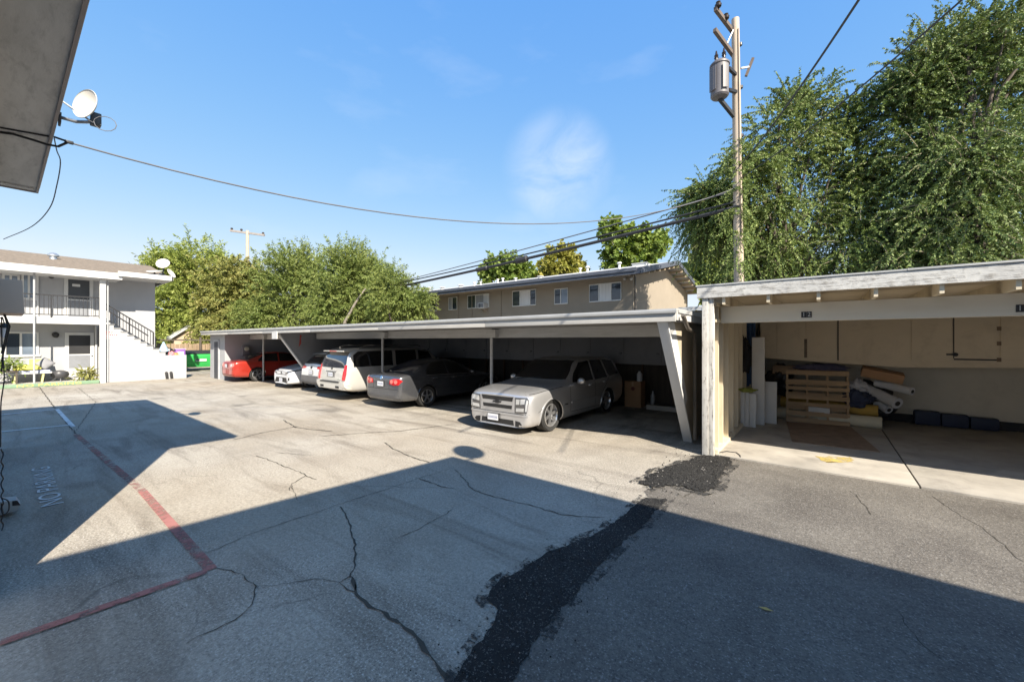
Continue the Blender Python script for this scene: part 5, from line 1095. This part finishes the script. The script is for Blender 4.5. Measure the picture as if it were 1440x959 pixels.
c.panel('lower_tailgate', [(-.84, .38), (.84, .38), (.86, .70), (-.86, .70)], M('grey_cladding', (.11, .11, .115), .55), rr, .03); c.plate(.84, False); c.panel('emblem', [(.07 * math.cos(a), 1.02 + .045 * math.sin(a)) for a in np.linspace(0, 6.28, 14)[:-1]], BLKP, rr, .012)
c.seams([[(2.70, .4), (2.70, 1.08)]]); MB().prism([(3.9, 1.60), (4.34, 1.53), (4.38, 1.55), (3.9, 1.655)], 'x', -.5, .5).build('roof_spoiler', WHC, c.root, bevel=.012)
c.wheelset(5, .235, RIM, .68); c.lip(BLKP); c.mirrors(1.8, 1.14, .92, WHC)
c.place(-15.50, 7.35, True, .96)

# ---- white hatchback, nose-out
WHH = paint('white_hatch_paint', (.66, .68, .72), .15, .25)
c = Car('hatchback', 'small white hatchback nose-out behind the slanted carport fin, plate in its black lower grille', [
 (0.05, .26, .5, .62, .72, 0, .5), (0, .2, .70, .62, .74, 0, .5), (.12, .18, .82, .70, .80, 0, .5), (.4, .18, .88, .80, .89, 0, .5), (.95, .18, .89, .90, .99, 0, .55), (1.2, .18, .89, .92, 1.06, .25, .6), (1.7, .18, .89, .935, 1.33, .9, .57), (2.1, .18, .89, .945, 1.46, 1, .57), (2.8, .18, .89, .96, 1.49, 1, .57),
 (3.4, .2, .885, .98, 1.44, 1, .56), (3.9, .24, .87, 1.0, 1.28, .8, .58), (4.2, .3, .84, .98, 1.08, .3, .58), (4.35, .36, .78, .85, .93, 0, .5)], 4.35, (.92, 3.56), .33, .89, WHH)
c.panel('windshield', [(-.72, 1.06), (.72, 1.06), (.53, 1.41), (-.53, 1.41)], CGL, fr); c.sides('side_window', [(1.6, .99), (2.1, 1.37), (2.6, 1.42), (2.62, .99)], CGL); c.sides('side_window', [(2.7, .995), (2.68, 1.42), (3.3, 1.38), (3.6, 1.2), (3.62, 1.03)], CGL)
c.panel('lower_grille', [(-.60, .24), (.60, .24), (.48, .46), (-.48, .46)], BLKP, fr, .012); c.panel('grille_bar', [(-.56, .22), (.56, .22), (.58, .25), (-.58, .25)], WHH, fr, .025); c.plate(.36, True, 0, .03)
c.panel('emblem', [(.075 * math.cos(a), .66 + .05 * math.sin(a)) for a in np.linspace(0, 6.28, 16)[:-1]], M('grey_badge', (.2, .21, .23), .3, .7), fr, .012); c.panel('upper_slot', [(-.5, .585), (.5, .585), (.5, .605), (-.5, .605)], BLKP, fr, .006)
for sg in (-1, 1):
    q = lambda P: [(sg * x, z) for x, z in (P if sg > 0 else P[::-1])]
    c.panel('headlight', q([(.40, .63), (.62, .64), (.80, .72), (.84, .78), (.62, .73), (.42, .67)]), LAMPD, fr, .010); c.panel('fog_pocket', q([(.64, .30), (.74, .34), (.74, .50), (.68, .46)]), BLKP, fr, .008)
c.sides('headlight_tail', [(.12, .70), (.55, .77), (.62, .82), (.3, .79)], LAMPD, .006); c.seams([[(1.38, .35), (1.38, .9)], [(2.66, .3), (2.66, .97)]])
c.wheelset(5, .21, RIM, .68); c.lip(BLKP); c.mirrors(1.7, 1.02, .88, WHH, (.1, .06, .07))
c.place(-18.15, 7.32)

# ---- red sedan, tail-out
REDC = paint('red_sedan_paint', (.42, .035, .022), .35, .28)
c = Car('sedan', 'red sedan backed tail-out in the leftmost carport bay', [
 (0.02, .3, .55, .55, .66, 0, .5), (0, .26, .72, .60, .72, 0, .5), (.12, .2, .85, .68, .78, 0, .5), (.45, .2, .89, .76, .87, 0, .5), (1.1, .2, .895, .88, .97, 0, .55), (1.35, .2, .895, .90, 1.02, .2, .6), (1.8, .2, .895, .915, 1.26, .8, .56), (2.25, .2, .895, .92, 1.43, 1, .54), (2.9, .2, .895, .93, 1.46, 1, .55),
 (3.4, .2, .895, .945, 1.41, 1, .54), (3.95, .2, .89, .965, 1.20, .7, .56), (4.25, .2, .885, .975, 1.06, .2, .6), (4.5, .21, .87, .97, 1.045, 0, .6), (4.70, .23, .84, .94, 1.02, 0, .6), (4.80, .27, .78, .86, .95, 0, .6), (4.83, .32, .62, .74, .82, 0, .6)], 4.83, (.95, 3.78), .335, .895, REDC)
c.panel('rear_window', [(-.64, 1.08), (.64, 1.08), (.5, 1.37), (-.5, 1.37)], CGL, rr); c.panel('windshield', [(-.7, 1.02), (.7, 1.02), (.52, 1.38), (-.52, 1.38)], CGL, fr)
c.sides('side_window', [(1.75, .96), (2.2, 1.32), (2.7, 1.38), (2.74, .965)], CGL); c.sides('side_window', [(2.82, .965), (2.78, 1.38), (3.32, 1.335), (3.7, 1.1), (3.74, 1.0)], CGL)
for sg in (-1, 1):
    q = lambda P: [(sg * x, z) for x, z in (P if sg > 0 else P[::-1])]
    t = c.panel('taillight', q([(.48, .74), (.74, .74), (.80, .82), (.76, .92), (.5, .91)]), REDT2, rr, .012); c.panel('lamp_ring', q([(.63 + .07 * math.cos(a), .825 + .065 * math.sin(a)) for a in np.linspace(0, 6.28, 14)[:-1]]), LAMP, rr, .02, parent=t)
c.plate(.80, False); c.panel('bumper_seam', [(-.8, .62), (.8, .62), (.8, .632), (-.8, .632)], SEAM, rr, .002); c.panel('lower_bumper', [(-.74, .28), (.74, .28), (.78, .38), (-.78, .38)], BLKP, rr, .01)  # lower bumper panel in black plastic
c.seams([[(2.78, .3), (2.78, .95)], [(1.45, .35), (1.45, .88)]]); c.wheelset(5, .215, RIM, .68, twin=True); c.lip(REDC, 1.16); c.mirrors(1.85, 1.0, .89, REDC, (.1, .06, .07)); c.handles([(2.5, .86), (3.4, .88)], REDC)
c.place(-23.0, 6.82, True)
# ================================================================== TREES
def leaf_mat(name, a, b, back=.35, gloss=.35):
    gloss = .58; back *= .7; a = (a[0] * 1.5, a[1] * 1.18, a[2] * 1.5); b = (b[0] * 1.4, b[1] * 1.15, b[2] * 1.5)
    t = NT(name); g = t.n.new('ShaderNodeNewGeometry'); r = g.outputs['Random Per Island']
    c = t.mix(r, a, b); v = t.mapping(); c = t.mix(t.rng(t.noise(v, .5, 3), .35, .65), c, t.mix(1.0, c, (.72, .8, .7), 'MULTIPLY'))
    t.col(c); t.set(Roughness=gloss); t.b.inputs['Specular IOR Level'].default_value = .3
    tr = t.n.new('ShaderNodeBsdfTranslucent'); t.link(t.mix(1.0, c, (1.5, 1.5, .7), 'MULTIPLY'), tr.inputs['Color'])
    ms = t.n.new('ShaderNodeMixShader'); ms.inputs[0].default_value = back; t.link(t.b.outputs[0], ms.inputs[1]); t.link(tr.outputs[0], ms.inputs[2]); t.link(ms.outputs[0], t.out.inputs[0]); return t.m
BARK = M('bark_brown', (.075, .06, .048), .95, var=.3, vs=6, bump=.6, bs=20, stretch=(3, 3, .5)); BARKL = M('bark_pale', (.19, .165, .135), .95, var=.25, vs=5, bump=.5, bs=20, stretch=(3, 3, .5))
def unit(a): return a / np.maximum(np.linalg.norm(a, axis=-1, keepdims=True), 1e-6)
def crown(name, parent, mat, blobs, nspray, nleaf, length, droop, lsize, up=.2, inner=.35, width=.45, seed=0, spread=.8, flat=0, clump=0, csize=.5, twigs=None):
    """leaf-sized faces strung along many twigs that leave the limbs through the whole crown volume"""
    rg = np.random.default_rng(seed); off = np.array(wloc(parent)); P = []; Dr = []; Sd = []; Ls = []
    vol = np.array([b[3] * b[4] * b[5] for b in blobs]) ** .75; share = (vol / vol.sum() * nspray).astype(int) + 3
    if clump:
        nb = []
        for b in blobs:
            for _ in range(clump):
                v = rg.normal(size=3); v /= np.linalg.norm(v); k = .6 + .42 * rg.random() ** .6; s = csize * (.6 + .8 * rg.random())
                nb.append((b[0] + v[0] * b[3] * k, b[1] + v[1] * b[4] * k, b[2] + v[2] * b[5] * k, s, s, s * 1.15))
        blobs = nb; vol = np.array([b[3] * b[4] * b[5] for b in blobs]) ** .75; share = (vol / vol.sum() * nspray).astype(int) + 3
    zlo = min(b[2] for b in blobs); zhi = max(b[2] for b in blobs); TW = MB()
    for b, n in zip(blobs, share):
        c = np.array(b[:3]); r = np.array(b[3:6]); v = unit(rg.normal(size=(n, 3))); rad = inner + (1 - inner) * rg.random((n, 1)) ** .45
        p0 = c + v * r * rad * (1 + .12 * rg.normal(size=(n, 1))); hz = (c[2] - zlo) / (zhi - zlo + .01); d = unit(v * [1, 1, .55] + rg.normal(size=(n, 3)) * .4 + [0, 0, up * (.2 + 2.2 * hz * hz)]); L = length * (.55 + .9 * rg.random((n, 1))); dk = (.4 + 1.5 * rg.random((n, 1))) * (1.25 - .9 * hz)
        t = (np.arange(nleaf) + rg.random((n, nleaf))) / nleaf; t = t[..., None]
        pos = p0[:, None] + d[:, None] * L[:, None] * t + np.array([0, 0, -1]) * droop * L[:, None] * dk[:, None] * t ** 2
        if twigs:
            for q in range(0, n, 2):
                pp = [p0[q] + d[q] * L[q] * u + np.array([0, 0, -1]) * droop * L[q] * dk[q] * u * u for u in (0, .4, .8)]; TW.tube(pp, [.012, .008, .004], 3, caps=False)
        tang = unit(d[:, None] + np.array([0, 0, -2]) * droop * t); rnd = rg.normal(size=pos.shape); side = unit(np.cross(tang, rnd))
        ld = unit(tang * .7 + side * spread + np.array([0, 0, -.25]) + rg.normal(size=pos.shape) * .15); wd = unit(np.cross(ld, rg.normal(size=pos.shape) + np.array([0, 0, flat])))
        s = lsize * (.6 + .8 * rg.random(pos.shape[:2] + (1,)))
        P.append(pos.reshape(-1, 3)); Dr.append(ld.reshape(-1, 3)); Sd.append(wd.reshape(-1, 3)); Ls.append(s.reshape(-1, 1))
    if twigs: TW.build('twigs', twigs, parent)
    P, Dr, Sd, Ls = map(np.concatenate, (P, Dr, Sd, Ls)); P = P - off; n = len(P)
    V = np.empty((n, 4, 3)); V[:, 0] = P; V[:, 1] = P + Dr * Ls * .45 + Sd * Ls * width * .5; V[:, 2] = P + Dr * Ls; V[:, 3] = P + Dr * Ls * .45 - Sd * Ls * width * .5
    me = bpy.data.meshes.new(name); me.vertices.add(n * 4); me.vertices.foreach_set('co', V.ravel().astype('f4')); me.loops.add(n * 4); me.loops.foreach_set('vertex_index', np.arange(n * 4, dtype='i4'))
    me.polygons.add(n); me.polygons.foreach_set('loop_start', np.arange(0, n * 4, 4, dtype='i4')); me.update(calc_edges=True); me.validate(); me.materials.append(mat)
    o = bpy.data.objects.new(name, me); C.objects.link(o); o.parent = parent; return o
def tree(label, base, mat, blobs, nspray, nleaf, length, droop, lsize, bark=BARK, tr=.2, limbs=9, seed=0, name='tree', **k):
    t = thing(name, label, 'tree', base); rd = random.Random(seed); m = MB(); B = Vector(base)
    top = Vector((sum(b[0] for b in blobs) / len(blobs), sum(b[1] for b in blobs) / len(blobs), max(b[2] for b in blobs)))
    pts = [B + Vector((0, 0, -.1)), B.lerp(top, .25) + Vector((rd.uniform(-.2, .2), rd.uniform(-.2, .2), 0)), B.lerp(top, .55) + Vector((rd.uniform(-.3, .3), rd.uniform(-.3, .3), 0)), top]
    m.tube(pts, [tr * 1.25, tr, tr * .6, tr * .15], 9)
    for i in range(limbs):
        b = blobs[i % len(blobs)]; v = Vector((rd.gauss(0, 1), rd.gauss(0, 1), rd.gauss(.2, .6))).normalized(); e = Vector(b[:3]) + Vector((v.x * b[3], v.y * b[4], v.z * b[5])) * .85
        s = B.lerp(top, rd.uniform(.2, .6)); mid = s.lerp(e, .5) + Vector((rd.uniform(-.3, .3), rd.uniform(-.3, .3), .35)); m.tube([s, s.lerp(mid, .5), mid, e], [tr * .5, tr * .42, tr * .28, tr * .06], 6)
    m.build('trunk', bark, t, True); crown('crown', t, mat, blobs, nspray, nleaf, length, droop, lsize, seed=seed, **k); return t
ELM = leaf_mat('elm_leaves', (.062, .125, .03), (.18, .255, .06), .18, .3); ELM2 = leaf_mat('elm_leaves_dark', (.052, .105, .028), (.16, .235, .06), .16, .28)
TWIG = M('twig_bark', (.22, .19, .13), .9)
# big weeping elms behind the garage
def eb(px, py, D, rx, ry, rz): p = ond(px, py, D); return (p[0], p[1], p[2], rx, ry, rz)
b1 = [eb(1105, 200, 15.0, 1.3, 1.4, 1.4), eb(1065, 285, 15.0, 1.1, 1.3, 1.1), eb(1165, 250, 14.2, 1.3, 1.4, 1.6), eb(1095, 335, 14.8, 1.5, 1.4, 1.2), eb(1170, 345, 13.6, 1.3, 1.4, 1.3), eb(1066, 348, 15.4, .55, .9, .65), eb(1130, 160, 15.0, .7, .9, .9), eb(1080, 372, 14.6, .8, .9, .6), eb(1020, 305, 15.6, .35, .5, .35), eb(1190, 190, 14.6, .6, .8, .9), eb(1000, 285, 15.6, .2, .3, .25), eb(1210, 320, 14.2, .7, .9, 1.0), eb(1215, 250, 14.6, .5, .7, .9), eb(1012, 312, 15.6, .42, .6, .45), eb(990, 288, 15.8, .22, .3, .22), eb(1055, 240, 14.6, .5, .6, .5)]
tree('leafy drooping elm left of the pair behind the garage, brushing the utility pole', (-.9, 17.0, 0), ELM, b1, 3600, 80, 1.0, .75, .078, tr=.16, limbs=18, seed=3, up=.45, clump=13, csize=.42, twigs=TWIG)
b2 = [eb(1400, 95, 12.8, 1.6, 1.6, 1.5), eb(1325, 140, 13.2, 1.0, 1.3, 1.4), eb(1305, 240, 13.0, 1.0, 1.2, 1.4), eb(1390, 230, 12.4, 1.8, 1.6, 1.7), eb(1325, 330, 12.6, 1.3, 1.4, 1.2), eb(1430, 340, 12.2, 1.5, 1.4, 1.3), eb(1500, 180, 12.6, 2.0, 1.8, 2.4), eb(1265, 330, 13.4, .6, .9, .8), eb(1350, 75, 13.0, .7, .9, .8), eb(1275, 150, 13.5, .6, .8, .8), eb(1300, 100, 13.3, .6, .8, .7), eb(1440, 60, 12.6, 1.2, 1.2, 1.0), eb(1350, 330, 11.4, .9, .9, .9), eb(1400, 280, 11.4, .8, .8, .9), eb(1340, 230, 11.8, .8, .8, .8), eb(1420, 370, 11.2, .8, .8, .6), eb(1300, 370, 11.8, .8, .8, .6)]
tree('taller dense elm right of the pair behind the garage, filling the upper right border', (3.2, 15.2, 0), ELM2, b2, 4400, 80, 1.05, .7, .078, tr=.17, limbs=20, seed=5, up=.5, clump=14, csize=.44, twigs=TWIG)
# left row beyond the carport
LG = leaf_mat('yellow_green_leaves', (.125, .20, .035), (.245, .315, .065), .35, .35); LD = leaf_mat('mid_green_leaves', (.085, .145, .03), (.18, .24, .055), .33, .35); LO = leaf_mat('olive_tan_leaves', (.12, .165, .035), (.23, .255, .065), .3, .5)
def lt(label, pts, D, mat, ns_, seed, lsize=.26, droop=.35, up=.55, length=1.3, bark=BARK, nl=34, **k):
    bl = []; ns = int(ns_ * 2.3)
    for px, py, rpx, rpy in pts: s = D / 561; bl.append((*ond(px, py, D), rpx * s, rpx * s, rpy * s))
    cx = sum(p[0] for p in pts) / len(pts); b = ond(cx, 479, D); return tree(label, (b[0], b[1], 0), mat, bl, ns, nl, length, droop, lsize, bark, tr=.22, limbs=10, seed=seed, up=up, width=.3, clump=9, csize=1.0 * D / 36, **k)
lt('bushy yellow-green tree at the left end of the row, beside the far house', [(262, 392, 26, 26), (292, 385, 30, 24), (252, 432, 26, 34), (290, 440, 34, 30), (236, 380, 8, 10), (250, 470, 26, 18)], 37, LG, 760, 21)
lt('tree with tan drying foliage second from the left in the row behind the carport', [(328, 405, 32, 20), (345, 430, 32, 30), (312, 440, 30, 28), (350, 398, 16, 12), (335, 455, 34, 16)], 36, LO, 680, 22, droop=.7)
lt('rounded green tree in the middle of the row behind the carport with brown trunk', [(408, 392, 28, 26), (436, 396, 30, 26), (395, 425, 30, 28), (440, 425, 32, 26), (422, 378, 20, 14), (400, 450, 34, 18), (440, 450, 30, 16), (368, 450, 20, 16)], 33, LD, 900, 23, lsize=.2)
lt('broad green tree with pale leaning trunk above the carport, second from the right', [(490, 388, 32, 22), (518, 396, 30, 26), (478, 410, 24, 22), (536, 418, 30, 22), (503, 376, 20, 10), (530, 440, 30, 10), (470, 438, 14, 12)], 29, LD, 900, 24, lsize=.18, bark=BARKL)
lt('low grey-green tree at the right end of the row touching the beige block', [(566, 414, 20, 22), (580, 428, 10, 12), (556, 428, 22, 18), (545, 404, 12, 12)], 25, LD, 420, 25, lsize=.14, length=.7)
p = MB(); A = Vector(ond(485, 452, 26.5)); p.tube([Vector((A.x, A.y, 0)), A, Vector(ond(500, 425, 26.5)), Vector(ond(514, 405, 27))], [.13, .10, .07, .04], 8)
_t4 = [o for o in bpy.data.objects if o.type == 'EMPTY' and o.get('label', '').startswith('broad green tree')][0]; p.build('limb', BARKL, _t4, True)
# bright crowns beyond the beige block
BR = leaf_mat('bright_leaves', (.085, .16, .025), (.17, .25, .05), .4, .35); BY = leaf_mat('lime_leaves', (.16, .20, .035), (.27, .29, .06), .4, .35)
def ft(label, pts, D, mat, ns, seed):
    ns = int(ns * 1.8); bl = [(*ond(px, py, D), r * D / 561, r * D / 561, r * D / 561) for px, py, r in pts]; cx = sum(p[0] for p in pts) / len(pts); b = ond(cx, 479, D)
    tree(label, (b[0], b[1], 0), mat, bl, ns, 22, 1.1, .2, .42, BARKL, tr=.25, limbs=10, seed=seed, up=.3, width=.75)
ft('bright green broad-leaved tree left of three behind the beige block roof', [(695, 380, 13), (715, 378, 14), (735, 388, 13), (700, 395, 14), (730, 400, 16)], 50, BR, 240, 31)
ft('lime-yellow tree in the middle of three behind the beige block roof', [(785, 368, 13), (775, 382, 14), (800, 378, 15), (815, 390, 10), (770, 395, 12), (795, 355, 7)], 50, BY, 230, 32)
ft('tallest bright green tree right of three behind the beige block roof', [(862, 325, 12), (895, 335, 15), (915, 345, 15), (870, 355, 15), (900, 365, 16), (862, 375, 9), (925, 340, 8), (885, 380, 14)], 48, BR, 330, 33)
ft('dim green tree beyond the gable end between pole and beige block', [(1010, 350, 16), (1000, 375, 16), (1020, 385, 18), (985, 390, 10)], 30, LD, 260, 34)
# hedge plants on the far porch
def plant(label, px, X, z0, potmat, mat, n, h, r, seed, big=False):
    q = onx(px, 525, X); t = thing('potted_plant', label, 'potted plant', (X, q[1], z0)); MB().lathe([(.0, 0), (.13, 0), (.19, .30), (.17, .30), (.16, .26), (0, .26)], (X, q[1], z0), 14).build('pot', potmat, t, True)
    crown('foliage', t, mat, [(X, q[1], z0 + .35, .12, .12, .1)], n, 5, h * .75, .5, r * .75, up=.9, seed=seed, inner=.1, width=.22); return t
plant('potted plant with thin pale spiky leaves in a dark pot by the porch post', 123, F - .35, .145, M('dark_pot', (.05, .06, .045), .7), LO, 60, .5, .3, 41); plant('lush green fern in a dark pot at the left end of the far porch', 7, F - .3, .72, M('dark_pot', (.05, .06, .045), .7), BR, 70, .6, .28, 42)
_q = onx(4, 530, F - .3); st_ = thing('plant_stand', 'dark low plant stand under the fern on the far porch', 'stand', (F - .3, _q[1], .145)); box('stand_top', CDARK, st_, F - .65, F - .05, _q[1] - .5, _q[1] + .42, .67, .718); [MB().box(x, x + .06, y, y + .06, .147, .669).build('leg', CDARK, st_) for x in (F - .62, F - .14) for y in (_q[1] - .45, _q[1] + .33)]

# ================================================================== POLES AND WIRES
POLE = M('pole_wood', (.44, .365, .29), .9, var=.2, vs=4, bump=.4, bs=25, stretch=(5, 5, .4), dirt=.35, dirtcol=(.2, .13, .09)); ARM = M('crossarm_wood', (.12, .095, .08), .9, var=.2); TRF = M('transformer_grey', (.13, .122, .13), .5, var=.06); INS = M('insulator_brown', (.03, .022, .02), .3)
PD = 13.2; DK = PD / 15.0; pb_ = ond(1040, 395, PD); pt_ = ond(1034, 27, PD)
up_ = thing('utility_pole', 'tall wooden utility pole with grey transformer rising behind the garage trees', 'utility pole', (pb_[0], pb_[1], 0))
PT = Vector(pt_); PB = Vector((pb_[0] + .03, pb_[1], 0)); MB().tube([PB, PB.lerp(PT, .5), PT], [.165, .14, .115], 14).build('shaft', POLE, up_, True)
def pxp(px, py, D=15.0): return Vector(ond(px, py, D * DK))
a1 = MB(); A = pxp(1006, 12, 14.0); B = pxp(1030, 44, 15.1); a1.bar(A, B + (B - A) * .15, .10, .12); ca = a1.build('crossarm', ARM, up_)
A = pxp(1005, 42, 14.2); B = pxp(1030, 76, 15.05); ca2 = MB().bar(A, B + (B - A) * .1, .10, .12).build('crossarm', ARM, up_)
for q, D in (((1010, 5), 14.0), ((1021, 22), 14.5)): p = pxp(*q, D); MB().lathe([(0.03, -.12), (.09, -.1), (.1, -.04), (.05, 0), (.07, .04), (0, .09)], tuple(p), 12).build('insulator', INS, up_, True)
a3 = MB(); a3.bar(pxp(1022, 62, 14.8), pxp(1031, 42, 14.85), .03); a3.build('brace', GALV, up_)
p = pxp(1054, 94, 15.1); MB().bar(p + Vector((-.1, -.02, -.28)), p + Vector((.1, .02, .26)), .08).build('side_bracket', ARM, up_); MB().bar(pxp(1042, 96, 15), p, .05).build('bracket_arm', GALV, up_)
T = pxp(1012, 112, 14.7); tr_ = MB().lathe([(0, -.62), (.23, -.58), (.27, -.53), (.27, .42), (.295, .43), (.295, .48), (.22, .56), (0, .59)], tuple(T), 24).build('transformer_tank', TRF, up_, True)
fm = MB()
for i in range(12):
    a = math.radians(195 + i * 14); d = Vector((math.cos(a), math.sin(a), 0)); c_ = T + d * .31
    fm.bar(c_ + Vector((0, 0, -.42)), c_ + Vector((0, 0, .34)), .10, .018, up=tuple(d)) if i in (2, 3, 4, 8, 9) else None
fm.build('cooling_fin', TRF, up_)
for dx in (-.08, .14): MB().lathe([(.05, .58), (.05, .66), (.07, .68), (.045, .72), (.065, .75), (.04, .79), (.02, .9), (0, .92)], (T.x + dx, T.y - .1, T.z), 10).build('bushing', INS, up_, True)
for a_, b_, w_ in ((T + Vector((.25, .05, .3)), pxp(1037, 107, 15), .09), (T + Vector((.25, .05, -.4)), pxp(1038, 130, 15), .09), (T + Vector((.0, .0, -.62)), pxp(1034, 166, 15), .10)): MB().bar(a_, b_, w_).build('transformer_mount', BLK, up_)
MB().tube([pxp(1038, 40, 14.85), pxp(1039, 120, 14.83), pxp(1041, 250, 14.8), pxp(1042, 330, 14.8)], .014, 6).build('ground_conduit', ARM, up_, True)
for q in ((1041, 62), (1042, 122), (1043, 190)): MB().lathe([(0.02, -.08), (.06, -.05), (.06, .03), (0, .06)], tuple(pxp(q[0], q[1], 15)), 10).build('insulator', INS, up_, True)
# far pole
FD = 46; fp = thing('utility_pole', 'distant wooden utility pole with one slanting crossarm above the left trees', 'utility pole', (ond(348, 479, FD)[0], ond(348, 479, FD)[1], 0))
t0 = Vector(ond(348, 324, FD)); MB().tube([(t0.x, t0.y, 0), tuple(t0)], [.22, .17], 10).build('shaft', POLE, fp, True)
a, b = Vector(ond(324, 324, FD)), Vector(ond(372, 330.5, FD)); MB().bar(a, b, .2, .22).build('crossarm', M('grey_crossarm', (.25, .23, .22), .9), fp)
for q in ((326, 321.5), (339.5, 323), (370, 327.8)): MB().lathe([(.05, -.12), (.13, -.05), (.13, .08), (0, .15)], ond(*q, FD), 8).build('insulator', INS, fp, True)
_el = [o for o in bpy.data.objects if o.type == 'EMPTY' and o.get('label', '').startswith('leafy drooping elm')][0]
vb = [pxp(1040, y_) for y_ in (215, 240, 265, 300, 335, 365)]
crown('crown', _el, ELM, [(p.x + .05 * (-1) ** i, p.y - .12, p.z, .16, .12, .22) for i, p in enumerate(vb)], 230, 26, .45, .8, .07, seed=77, up=.2)
def wire(name, label, a, b, sag, r, mat=RUB, group=None, n=28):
    a, b = Vector(a), Vector(b); P = [a.lerp(b, i / n) + Vector((0, 0, -4 * sag * (i / n) * (1 - i / n))) for i in range(n + 1)]
    t = MB().tube(P, r, 6).build(name, mat, None, True); return tag(t, label, 'wire', group), P
WR = M('wire_black', (.025, .025, .028), .6); WG = M('wire_grey', (.10, .10, .11), .6)
wire('service_wire', 'long thin drop wire sagging from the near left eave to the utility pole', AT + Vector((.05, .16, -.04)), pxp(1038, 262, 14.9), 1.2, .012, WG)
wire('service_wire', 'thick wire crossing the sky at top right, left one of the two', pxp(1041, 232, 14.9), (2.62, 2.3, 7.6), .45, .022, WR); wire('service_wire', 'wire crossing the sky at top right, right one of the two', pxp(1042, 250, 14.9), (5.2, 2.3, 7.6), .55, .015, WR)
ya = ond(1040, 290, 15); F0 = Vector((-50, 16.9, 8.2))
w1, P1 = wire('cable_bundle', 'thick black cable bundle passing above the carport and beige block, lower of the two', pxp(1040, 290, 14.85), ond(400, 430, 36), .35, .065, WR); wire('cable_bundle', 'thinner black cable just over the thick bundle above the beige block', pxp(1040, 282, 14.85), ond(400, 427, 36), .32, .032, WR)
wire('telephone_wire', 'thin single wire above the black cable bundles, reaching the left trees', pxp(1040, 266, 14.85), ond(470, 418, 30), .12, .022, WG)
for q, ln_, rr_, lab in ((690, .9, .11, 'small black splice case hanging on the cable bundle, left of the two'), (747, .75, .15, 'black barrel-shaped splice case on the cable bundle, right of the two')):
    best = min(range(len(P1)), key=lambda i: abs(720 + 561 * (np.array(P1[i]) @ _rt) / (np.array(P1[i]) @ _fw) - q)); i = min(max(best, 1), len(P1) - 2); 
    f = 0.0; c_ = P1[i]; d = (P1[i + 1] - P1[i - 1]).normalized()
    m = MB().tube([c_ - d * ln_ * .5, c_ - d * ln_ * .44, c_ - d * ln_ * .40, c_ + d * ln_ * .40, c_ + d * ln_ * .44, c_ + d * ln_ * .5], [rr_ * .4, rr_ * .5, rr_, rr_, rr_ * .5, rr_ * .4], 12); tag(m.build('splice_case', WR, None, True), lab, 'splice case')
# dry leaf on the asphalt
q = gp(1077, 858); tag(MB().add([(q[0] - .05, q[1], .012), (q[0], q[1] + .015, .02), (q[0] + .05, q[1] + .01, .012), (q[0], q[1] - .015, .014), (q[0], q[1], .0065)], [(0, 1, 2, 3), (0, 3, 4), (3, 2, 4)]).build('fallen_leaf', M('dry_leaf', (.4, .3, .1), .8), None), 'single dry yellow leaf lying on the dark asphalt at lower right', 'leaf')
